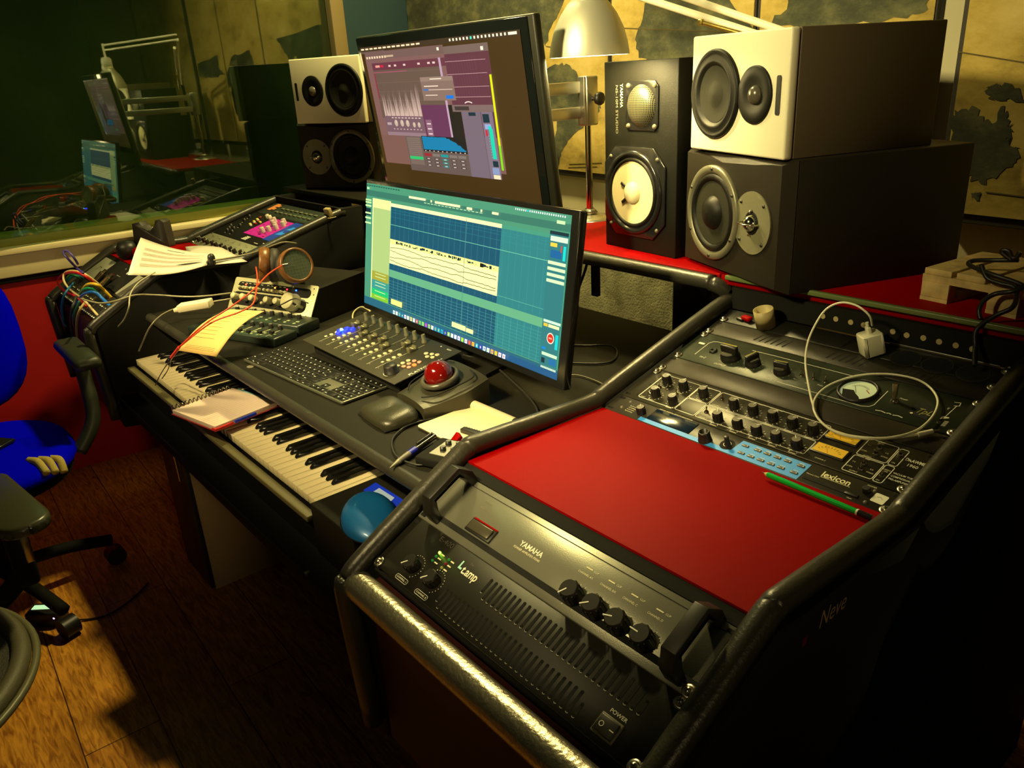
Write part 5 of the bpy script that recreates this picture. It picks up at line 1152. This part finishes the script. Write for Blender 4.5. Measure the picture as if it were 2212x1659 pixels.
a = P(1646, 1020, .8215); b_ = P(1897, 1125, .8195); t = thing('pencil', 'green pencil with a black end lying along the back of the red top', 'pencil', a)
d = b_ - a; n_ = d.normalized(); L_ = d.length
g = G(); g.cyl(n_ * L_ * .055, n_ * L_ * .83, .0040, mat('pencil_green', (.0, .42, .04), .25, coat=.5), seg=6); g.part('shaft', t)
g = G(); g.cyl(n_ * .004, n_ * L_ * .055, .0012, WOODL, .0036); g.part('sharpened_wood', t)
g = G(); g.cyl((0, 0, 0), n_ * .004, .0003, KNOB, .0012); g.part('lead_point', t)
g = G(); g.cyl(n_ * L_ * .83, n_ * L_ * .845, .0041, WHT, seg=6); g.cyl(n_ * L_ * .845, n_ * L_ * .96, .0041, BLKG, seg=6); g.cyl(n_ * L_ * .96, n_ * L_, .0041, RED, seg=6); g.part('painted_end', t)

# little pallet with a power brick and cables on the right end of the shelf
t = thing('mini_pallet', 'miniature wooden pallet at the right end of the red shelf', 'pallet', (-.545, 1.285, SH), (0, 0, R(-8)))
for k in range(5):
    g = G(); g.b2((k * .052 + .002, 0, .042), (k * .052 + .046, .16, .052), WOODL, .001); g.part('board', t)
for y in (0, .07, .14):
    g = G(); g.b2((0, y, .031), (.258, y + .02, .042), WOODL); g.part('cross_board', t)
for x in (0, .105, .21):
    for y in (0, .07, .14):
        g = G(); g.b2((x, y, .006), (x + .045, y + .02, .031), WOODL, .001); g.part('block', t)
for x in (0, .105, .21):
    g = G(); g.b2((x, 0, 0), (x + .045, .16, .006), WOODL); g.part('bottom_board', t)
t = thing('power_brick', 'black power brick on the mini pallet', 'power supply', (-.375, 1.30, SH + .053), (0, 0, R(-15)))
g = G(); g.b2((-.02, 0, 0), (.10, .06, .034), KNOB, .004); g.part('case', t); g = G(); g.b2((-.018, -.0005, .015), (.09, .0, .018), KNOBT); g.part('seam', t)
def PZ(px, py, y): return PY(px, py, y)
g = G(); g.tube([PZ(2200, 562, 1.30), PZ(2150, 562, 1.30), PZ(2105, 563, 1.29), PZ(2092, 570, 1.28), PZ(2110, 580, 1.27), PZ(2150, 595, 1.26), PZ(2195, 610, 1.26), PZ(2210, 620, 1.26), PZ(2185, 630, 1.25), PZ(2150, 635, 1.25), PZ(2125, 650, 1.24), PZ(2115, 670, 1.23), PZ(2118, 690, 1.225)], .0035, KNOB, 8)
g.solo('cable', 'thick black cable coiled over the mini pallet', 'cable')
g = G(); g.tube([PZ(2185, 562, 1.29), PZ(2172, 552, 1.29), PZ(2164, 545, 1.29), PZ(2168, 540, 1.29), PZ(2180, 543, 1.29), PZ(2186, 556, 1.29), PZ(2195, 556, 1.29), PZ(2204, 545, 1.29)], .0035, KNOB, 8)
g.solo('cable', 'black cable tied in a bow above the mini pallet', 'cable')
g = G(); g.tube([PZ(2120, 572, 1.27), PZ(2132, 600, 1.26), PZ(2160, 612, 1.26), PZ(2190, 620, 1.26), PZ(2196, 640, 1.25), PZ(2186, 665, 1.23), PZ(2150, 682, 1.222), PZ(2110, 712, 1.205), PZ(2107, 750, 1.195), PZ(2105, 790, 1.17)], .0035, KNOB, 8)
g.solo('cable', 'black cable dropping from the mini pallet into the rack hole', 'cable')

# ---------------------------------------------------------------- left rack
GRYP = mat('grey_strip_panel', (.27, .27, .18), .45, .2, bump=.05, bscale=700)
t, h = unit('channel_strip', 'grey channel strip with a row of dark knobs in the left rack', 'rack unit', UPL, SL, 0, 2, GRYP, 'ad')
kk = knobmesh(.0075, .016, rib=False, ptr=WHT)
for k in range(11): put(kk, 'knob', t, .035 + k * .041, .024 + .004 * (k % 2), 0, .4 * k)
g = G()
for k in range(7): g.ring(.06 + k * .06, .060, .008, .0095, .0003, KNOB, 16, R(20), R(160)); g.line([(.05 + k * .06, .050), (.078 + k * .06, .050)], .001, .0003, KNOB)
for k in range(9): g.disc(.04 + k * .05, .074, .0022, .0004, KNOB, 10)
g.part('dial_print', t)
t, h = unit('synth_module', 'black synth module lit magenta and blue in the left upper rack', 'rack unit', UPL, SL, 2 * U, 4, BLKM, '')
MAG = mat('magenta_panel', (.55, .02, .22), .4, emit=.5, bump=.5, bscale=120, var=.5, vscale=90); BSC = glow('blue_display', (.002, .045, .22), .9); 
g = G(); g.b2((.185, .045, 0), (.352, .165, .0012), MAG)
for k in range(46): x_ = random.uniform(.19, .33); y_ = random.uniform(.048, .155); g.rect(x_, y_, x_ + random.uniform(.005, .022), y_ + random.uniform(.002, .006), .0013 + k * .00001, mat('magenta_dark', (.10, .008, .05), .4) if k % 2 else mat('magenta_pale', (.55, .12, .30), .4)); g.part('magenta_panel', t, 'magenta backlit section')
g = G(); g.b2((.356, .040, 0), (.442, .170, .0015), BSC); g.poly([(.37, .08), (.41, .085), (.416, .10), (.395, .098), (.385, .11)], .0017, glow('display_cyan', (.02, .32, .5), 1.0)); g.poly([(.385, .118), (.415, .12), (.42, .14), (.395, .142)], .0017, glow('display_cyan', (0, 0, 0), 1)); g.part('display', t, 'blue lit display')
cy = G(); cy.lathe([(.0085, 0), (.0078, .018), (.0068, .020), (0, .020)], mat('clear_cap', (.62, .50, .48), .2), 20); CY = cy.mesh('clear_knob')
for x, y in ((.290, .075), (.310, .090), (.325, .110), (.332, .135), (.300, .120), (.265, .128), (.242, .145), (.310, .150)): put(CY, 'clear_knob', t, x, y)
yb = [('yellow_button', (.75, .65, .08)), ('white_button', (.7, .68, .5)), ('maroon_button', (.3, .02, .01))]
for i, (x, y) in enumerate([(.110, .135), (.128, .130), (.146, .125), (.118, .118), (.136, .112), (.154, .108), (.128, .098), (.146, .092), (.105, .150), (.164, .122)]):
    g = G(); c_ = yb[i % 3]; g.box((x, y, .003), (.011, .008, .006), mat(c_[0], c_[1], .4), .001); g.part('square_button', t)
for x, y in ((.15, .160), (.175, .158)): g = G(); g.lathe([(.008, 0), (.007, .014), (0, .016)], mat('white_button', (0, 0, 0)), 16, Matrix.Translation((x, y, 0))); g.part('white_knob', t)
for i, (x, y) in enumerate([(.04, .06), (.06, .045), (.09, .05), (.075, .03), (.12, .03), (.05, .11), (.03, .14), (.09, .075)]):
    g = G(); g.lathe([(.007, 0), (.006, .010), (0, .011)], KNOB, 14, Matrix.Translation((x, y, 0))); g.rect(x - .004, y - .012, x + .004, y - .010, .0004, CREAM); g.part('dark_knob', t)
g = G()
for k in range(4): g.rect(.235 + k * .003, .012 + k * .006, .275, .0155 + k * .006, .0004, WHT)
g.rect(.35, .010, .38, .012, .0004, WHT); g.rect(.40, .020, .42, .023, .0004, WHT); g.rect(.41, .012, .45, .014, .0004, WHT); g.part('lettering', t)
t, h = unit('reverb_unit', 'dark unit with an orange number display at the top of the left rack', 'rack unit', UPL, SL, 6 * U, 2, mat('dark_green_panel', (.03, .04, .028), .4), '')
g = G(); OR_ = mat('orange_display', (.75, .22, .03), .5, emit=.5)
g.b2((.030, .030, 0), (.085, .085, .001), KNOB)
for k in range(7): g.b2((.033, .033 + k * .0073, .001), (.060 + .020 * (k % 3 > 0), .038 + k * .0073, .0014), OR_)
g.part('display', t, 'orange lit digits')
for k in range(8):
    for y in (.028, .055):
        g = G(); g.box((.13 + k * .037, y, .002), (.022, .009, .005), mat('dull_button', (.12, .13, .08), .4), .001); g.part('button', t)
q = P(712, 468, .925); t = thing('beige_block', 'small beige block with a string at the top right of the left rack', 'block', q, (SL, 0, .3))
g = G(); g.b2((-.012, -.008, 0), (.012, .008, .030), mat('beige_plastic', (0, 0, 0)), .003); g.part('block', t)
g = G(); g.tube([(-.03, -.02, .001), (-.01, -.012, .002), (.012, -.014, .001), (.03, .0, .001)], .0016, LCB, 6); g.part('string', t)
# lower slope
t, h = unit('patch_bay', 'black patch bay full of coloured patch leads in the left rack', 'patch bay', LOL, LO, -.206, 2, PANELD, '')
g = G()
for r0 in range(4):
    for k in range(24):
        x = .02 + k * .0188; y = .014 + r0 * .02; g.disc(x, y, .0052, .0003, SWIT if (k * 7 + r0) % 5 else KNOBT, 12); g.disc(x, y, .0032, .0005, DARKM, 10)
for k in range(24): g.rect(.014 + k * .0188, .003, .025 + k * .0188, .007, .0004, WHT); g.rect(.014 + k * .0188, .044, .025 + k * .0188, .0475, .0004, WHT if k % 3 else KNOBT)
g.part('sockets', t)
g = G(Matrix.Translation(LOL) @ Matrix.Rotation(LO, 4, 'X'))
t = thing('grey_router', 'flat grey box with a slot mark behind the patch bay leads', 'box', LOL + Matrix.Rotation(LO, 3, 'X') @ Vector((.002, -.105, -.010)), (LO, 0, 0))
g = G(); g.b2((0, 0, 0), (.125, .088, .014), mat('grey_box', (.30, .30, .22), .5), .002); g.part('case', t); g = G(); g.line([(.055, .036), (.055, .048), (.075, .048), (.075, .036)], .0022, .0143, KNOB); g.line([(.045, .03), (.047, .04)], .0018, .0143, KNOB); g.part('mark', t)
t = thing('black_media_box', 'black box with pale sticker marks between the two grey boxes in the left rack', 'box', LOL + Matrix.Rotation(LO, 3, 'X') @ Vector((.130, -.105, -.012)), (LO, 0, 0))
g = G(); g.b2((0, 0, 0), (.245, .100, .016), BLKM, .002); g.part('case', t)
g = G(); z_ = .0164; g.disc(.172, .075, .0085, z_, mat('pale_sticker', (.55, .55, .65), .5), 18); g.disc(.181, .078, .0035, z_ + .0002, BLKM, 10); g.line([(.172, .085), (.176, .090)], .003, z_, mat('pale_sticker', (0, 0, 0)))
for k in range(5): g.disc(.12 + k * .008, .050, .0014, z_, WHT, 8)
g.disc(.125, .082, .002, z_, WHT, 8); g.part('sticker', t)
for x in (.045, .125):
    g = G(); g.cyl((x, .0, .020), (x + .014, .028, .030), .0105, SWIT); g.cyl((x + .014, .028, .030), (x + .020, .040, .033), .006, SWIT); g.part('metal_connector', t)
t = thing('grey_adapter', 'pale grey box with a dark strap in the left rack', 'box', LOL + Matrix.Rotation(LO, 3, 'X') @ Vector((.378, -.108, -.010)), (LO, 0, 0))
g = G(); g.b2((0, 0, 0), (.102, .088, .013), mat('grey_box', (0, 0, 0)), .002); g.part('case', t); g = G(); g.poly([(.02, .0), (.055, .0), (.078, .088), (.048, .088)], .0134, mat('dark_strap', (.06, .055, .035), .6)); g.part('strap', t)
# coloured patch leads
nL = Vector((0, -sin(LO), cos(LO)))
def LP(px, py, h): o = LOL + nL * h; d = ray(px, py); return CAM + d * (nL.dot(o - CAM) / nL.dot(d))
Gx = lambda x, y: (120 + x / 5.53, 520 + y / 5.53)
def lead(label, pts, r, col, nm): 
    m = mat(nm, col, .35); g = G(); g.tube([LP(*Gx(x, y), h) for x, y, h in pts], r, m, 8); o = g.solo('patch_lead', label, 'patch lead', 'patch leads in the patch bay'); return o
lead('cream patch lead arching highest over the patch bay', [(510, 900, .0), (330, 700, .02), (180, 590, .05), (100, 480, .07), (110, 390, .08), (200, 360, .08), (330, 390, .07), (440, 460, .04), (545, 545, .0)], .0036, (.85, .68, .32), 'lead_cream')
lead('red patch lead hooking out to the left of the patch bay', [(370, 790, .0), (260, 680, .03), (110, 600, .05), (35, 520, .06), (40, 450, .07), (130, 390, .08), (260, 385, .08), (380, 440, .06), (470, 520, .02)], .0040, (.55, .01, .01), 'lead_red')
lead('yellow patch lead with a yellow plug', [(320, 590, .02), (370, 530, .05), (450, 515, .06), (520, 540, .05), (580, 590, .02), (665, 680, .0)], .0045, (.72, .45, .02), 'lead_yellow')
lead('green patch lead below the yellow one', [(230, 760, .0), (280, 640, .03), (340, 580, .05), (420, 570, .05), (480, 610, .03), (540, 660, .0)], .0042, (.01, .28, .09), 'lead_green')
lead('blue patch lead with a bright blue plug', [(250, 760, .0), (310, 660, .03), (400, 615, .045), (480, 620, .04), (560, 690, .02), (675, 800, .0)], .0045, (.01, .14, .62), 'lead_blue')
lead('teal patch lead behind the cream one', [(110, 620, .0), (130, 500, .04), (190, 430, .05), (270, 420, .04), (330, 450, .0)], .0036, (.01, .2, .3), 'lead_teal')
lead('dark green patch lead looped on the left of the patch bay', [(140, 600, .0), (125, 480, .05), (180, 410, .06), (260, 430, .05), (300, 470, .0)], .0036, (.01, .16, .05), 'lead_dark_green')
def hang(label, pts, r, col, nm): 
    m = mat(nm, col, .45); g = G(); g.tube([P(px, py, z) for px, py, z in pts], r, m, 8); return g.solo('patch_lead', label, 'patch lead', 'patch leads in the patch bay')
hang('tan patch lead hanging longest down the front of the left rack', [(182, 655, .79), (170, 675, .77), (165, 710, .70), (170, 750, .62), (180, 790, .54), (188, 825, .48), (192, 842, .45)], .0034, (.40, .28, .10), 'lead_tan')
hang('blue patch lead drooping over the left edge of the rack', [(160, 610, .81), (140, 635, .79), (133, 665, .74), (136, 695, .68), (142, 705, .66)], .0034, (.01, .15, .35), 'lead_deep_blue')
hang('black patch lead drooping beside the tan one', [(165, 640, .79), (155, 670, .76), (154, 705, .68), (160, 740, .62)], .004, (.02, .03, .02), 'lead_black')
hang('dark green patch lead drooping before the patch bay', [(172, 650, .79), (160, 680, .75), (160, 700, .70), (166, 715, .66)], .004, (.01, .09, .05), 'lead_bottle_green')
hang('purple sleeved lead looping above the cream sill', [(180, 590, .86), (165, 578, .87), (148, 560, .90), (138, 548, .915), (140, 542, .92), (150, 545, .92), (162, 560, .90), (168, 570, .88)], .0035, (.05, .03, .22), 'lead_purple')
hang('thin grey lead dangling over the right cheek of the left rack', [(335, 588, .87), (300, 610, .86), (282, 635, .85), (278, 665, .83), (268, 690, .78), (255, 705, .74)], .0018, (.4, .38, .25), 'lead_grey')

# flat part of the left rack
ZF = .842
q = P(330, 560, ZF); t = thing('tool_cradle', 'red and black cradle with a notched top on the flat of the left rack', 'cradle', P(332, 552, ZF), (0, 0, R(28)))
g = G(); g.b2((-.085, -.035, 0), (.10, .05, .030), RED, .012); g.part('base', t)
g = G(); g.lathe([(0, .05), (.025, .048), (.036, .03), (.036, .01), (.03, 0)], KNOB, 24, Matrix.Translation((-.085, -.02, 0))); g.part('black_grip', t)
g = G(); g.prism([(-.075, .03), (.075, .03), (.072, .11), (.06, .118), (.038, .115), (.03, .095), (.012, .080), (-.008, .080), (-.022, .095), (-.032, .108), (-.065, .102)], 0, .03, mat('dark_cradle', (.03, .027, .018), .5), Matrix.Translation((0, .03, 0)) @ Matrix.Rotation(R(90), 4, 'X'), .002); g.part('notched_holder', t)
SM = mat('printed_notes', (.05, .04, .035), .8)
mk = [(.38, .84, .62, .855, SM)] + [(.10, .66 - k * .15 + j * .018, .92, .664 - k * .15 + j * .018, SM) for k in range(4) for j in range(5)]
sheet('music_sheet', 'curled white sheet of printed music standing on the left rack', 'paper', [P(276, 594, .875), P(447, 573, .848), P(459, 547, .868), P(304, 513, .925)], PAPER, lambda u_, v_: Vector((0, 0, -.012 * sin(u_ * pi) + .004 * sin(v_ * pi))), mk, 16, 10)
sheet('paper_sheet', 'flat white sheet behind the curled music sheet', 'paper', [P(425, 578, ZF), P(535, 568, ZF), P(480, 538, ZF), P(398, 536, ZF)], PAPER, lambda u_, v_: Vector((0, 0, .004 + .006 * sin(u_ * 3) * v_)), (), 8, 8)
q = P(459, 571, ZF + .004); t = thing('cable_plug', 'small rounded black plug standing beside the curled music sheet', 'plug', q)
g = G(); g.lathe([(.011, 0), (.011, .022), (.008, .030), (0, .033)], KNOB, 20); g.part('body', t)

# ---------------------------------------------------------------- floor level
BF = mat('blue_upholstery', (.0, .0, 1.0), .9, bump=.3, bscale=400, spec=.03)
t = thing('blue_chair', 'office chair in royal blue fabric with a torn seat edge', 'chair', (-2.40, .035, 0))
def cushion(g, cx, cy, z0, z1, rx, ry, m, pw=.8, M=None):
    vs = []; fs = []; NA, NB = 36, 8
    for j in range(NB + 1):
        a_ = -pi / 2 + pi * j / NB; s_ = max(0, cos(a_)) ** .35; zz = (z0 + z1) / 2 + (z1 - z0) / 2 * sin(a_)
        for i in range(NA):
            a = 2 * pi * i / NA; vs.append((cx + math.copysign(abs(cos(a)) ** pw, cos(a)) * rx * s_, cy + math.copysign(abs(sin(a)) ** pw, sin(a)) * ry * s_, zz))
    for j in range(NB):
        for i in range(NA): fs.append([j * NA + i, j * NA + (i + 1) % NA, (j + 1) * NA + (i + 1) % NA, (j + 1) * NA + i])
    g.raw(vs, fs, m, True, M)
g = G(); cushion(g, 0, 0, .405, .475, .265, .265, BF); g.part('seat', t)
g = G(); cushion(g, 0, 0, .385, .42, .25, .25, BLKM); g.part('seat_shell', t)
g = G(); Mb = Matrix.Translation((-.50, .03, .66)) @ Matrix.Rotation(R(-14), 4, 'Y') @ Matrix.Rotation(R(90), 4, 'Y'); cushion(g, 0, 0, -.03, .03, .24, .24, BF, .7, Mb); g.part('backrest', t)
g = G(); g.tube([(-.1, 0, .40), (-.30, 0, .42), (-.345, 0, .55), (-.34, 0, .8)], .018, BLKM, 10); g.part('back_support', t)
g = G(); g.cyl((0, 0, .12), (0, 0, .40), .028, BLKM); g.part('gas_lift', t)
for k in range(5):
    a = R(20 + 72 * k); g = G(); g.tube([(0, 0, .12), (cos(a) * .16, sin(a) * .16, .11), (cos(a) * .29, sin(a) * .29, .08)], .018, BLKM, 8); ba = g.part('base_arm', t)
    g = G(); g.cyl((cos(a) * .29 - sin(a) * .02, sin(a) * .29 + cos(a) * .02, .028), (cos(a) * .29 + sin(a) * .02, sin(a) * .29 - cos(a) * .02, .028), .028, KNOB); g.part('castor', ba)
g = G(); g.tube([(.08, .26, .42), (.06, .32, .50), (.0, .335, .62), (-.02, .335, .66)], .02, mat('chair_arm_black', (.03, .035, .02), .45), 10); g.b2((-.16, .30, .65), (.12, .37, .685), mat('chair_arm_black', (0, 0, 0)), .015); g.part('armrest', t)
g = G(); 
for k in range(3):
    g.tube([(.155, .135 + k * .024, .468 - .006 * k), (.19, .150 + k * .024, .470 - .006 * k), (.235 - .01 * k, .158 + k * .02, .452 - .01 * k)], .010, mat('foam_yellow', (.50, .40, .10), .9, bump=.5, bscale=200), 8)
g.part('torn_foam', t, 'yellow foam showing through tears')
q = P(-30, 965, .478); t = thing('phone', 'black phone lying on the blue chair seat', 'phone', (q.x - .02, q.y, .476), (0, 0, R(35)))
g = G(); g.b2((-.07, -.035, 0), (.07, .035, .009), BLKG, .003); g.part('body', t); g = G(); g.b2((-.066, -.032, .009), (.066, .032, .0094), BLKM); g.part('screen', t)

t = thing('mesh_chair', 'black office chair with round mesh seat and armrest at the lower left', 'chair', (-1.47, -.24, 0))
MSH = mat('seat_mesh', (.045, .042, .028), .7, bump=1.0, bscale=260)
g = G(); g.disc(0, 0, .245, .452, MSH, 48); g.part('mesh_seat', t)
g = G(); g.tube([(cos(2 * pi * k / 24) * .255, sin(2 * pi * k / 24) * .255, .450) for k in range(24)], .016, mat('rim_padding', (.11, .10, .055), .55, bump=.3, bscale=300), 12, 3, closed=True); g.part('seat_rim', t)
g = G(); g.tube([(cos(2 * pi * k / 24) * .277, sin(2 * pi * k / 24) * .277, .443) for k in range(24)], .007, mat('rim_piping', (.16, .15, .08), .4), 8, 3, closed=True); g.part('piping', t)
g = G(); g.prism(rrect(-.30, -.045, .0, .045, .04), .615, .640, mat('arm_pad', (.05, .05, .025), .32), Matrix.Translation((-.035, .325, 0)) @ Matrix.Rotation(R(8), 4, 'Z'), .008); g.part('arm_pad', t)
g = G(); g.b2((-.24, .285, .44), (-.18, .325, .615), BLKM, .01); g.tube([(-.21, .305, .47), (-.19, .25, .43), (-.08, .12, .42)], .02, BLKM, 8); g.b2((-.172, .31, .50), (-.166, .325, .56), SWIT, .002); g.part('arm_support', t)
g = G(); g.cyl((0, 0, .12), (0, 0, .43), .03, BLKM); g.part('gas_lift', t)
for k in range(5):
    a = R(160 + 72 * k); g = G(); g.tube([(0, 0, .12), (cos(a) * .17, sin(a) * .17, .11), (cos(a) * .31, sin(a) * .31, .085)], .02, BLKM, 8); ba = g.part('base_arm', t)
    g = G(); c_ = Vector((cos(a) * .315, sin(a) * .315, .034)); s_ = Vector((-sin(a), cos(a), 0)) * .012
    g.cyl(c_ - s_ * 2.2, c_ - s_ * .6, .034, KNOB); g.cyl(c_ + s_ * .6, c_ + s_ * 2.2, .034, KNOB); g.lathe([(.030, 0), (.034, .001), (.030, .002)], SWIT, 24, capmat(c_ + s_ * 2.2, s_)); g.cyl(c_ + Vector((0, 0, .02)), c_ + Vector((0, 0, .06)), .012, KNOB); g.part('castor', ba)

q = P(105, 1345, .0); t = thing('power_adapter', 'black adapter box with a pale green lit strip on the floor', 'adapter', q, (0, 0, R(50)))
g = G(); g.b2((-.045, -.022, 0), (.045, .03, .045), KNOB, .005); g.part('case', t)
g = G(); g.b2((-.036, .0, .045), (.036, .018, .0462), glow('green_strip', (.55, .9, .45), 1.0)); g.part('lit_strip', t, 'pale green lit strip')
g = G(); g.lathe([(.003, 0), (0, .002)], glow('violet_led', (.6, .4, 1), 2.5), 8, Matrix.Translation((.035, -.0225, .03)) @ Matrix.Rotation(R(90), 4, 'X')); g.part('indicator_light', t)
g = G(); g.tube([P(140, 1338, .01), P(190, 1338, .004), P(240, 1325, .004), P(290, 1290, .004), P(320, 1260, .004)], .003, KNOB, 6); g.solo('cable', 'thin black cable on the floor running from the adapter under the desk', 'cable')
t = thing('under_desk_cabinet', 'pale sided cabinet standing on the floor under the desk', 'cabinet', (-2.25, .50, 0))
g = G(); g.b2((0, 0, 0), (.20, .45, .46), mat('pale_side', (.6, .45, .25), .7)); g.part('carcass', t)
g = G(); g.b2((.002, -.012, .01), (.203, 0, .455), mat('dark_door', (.03, .025, .02), .35), .001); g.part('door', t)
g = G(); g.cyl((.17, -.02, .35), (.17, -.02, .43), .004, SWIT); g.part('handle', t)
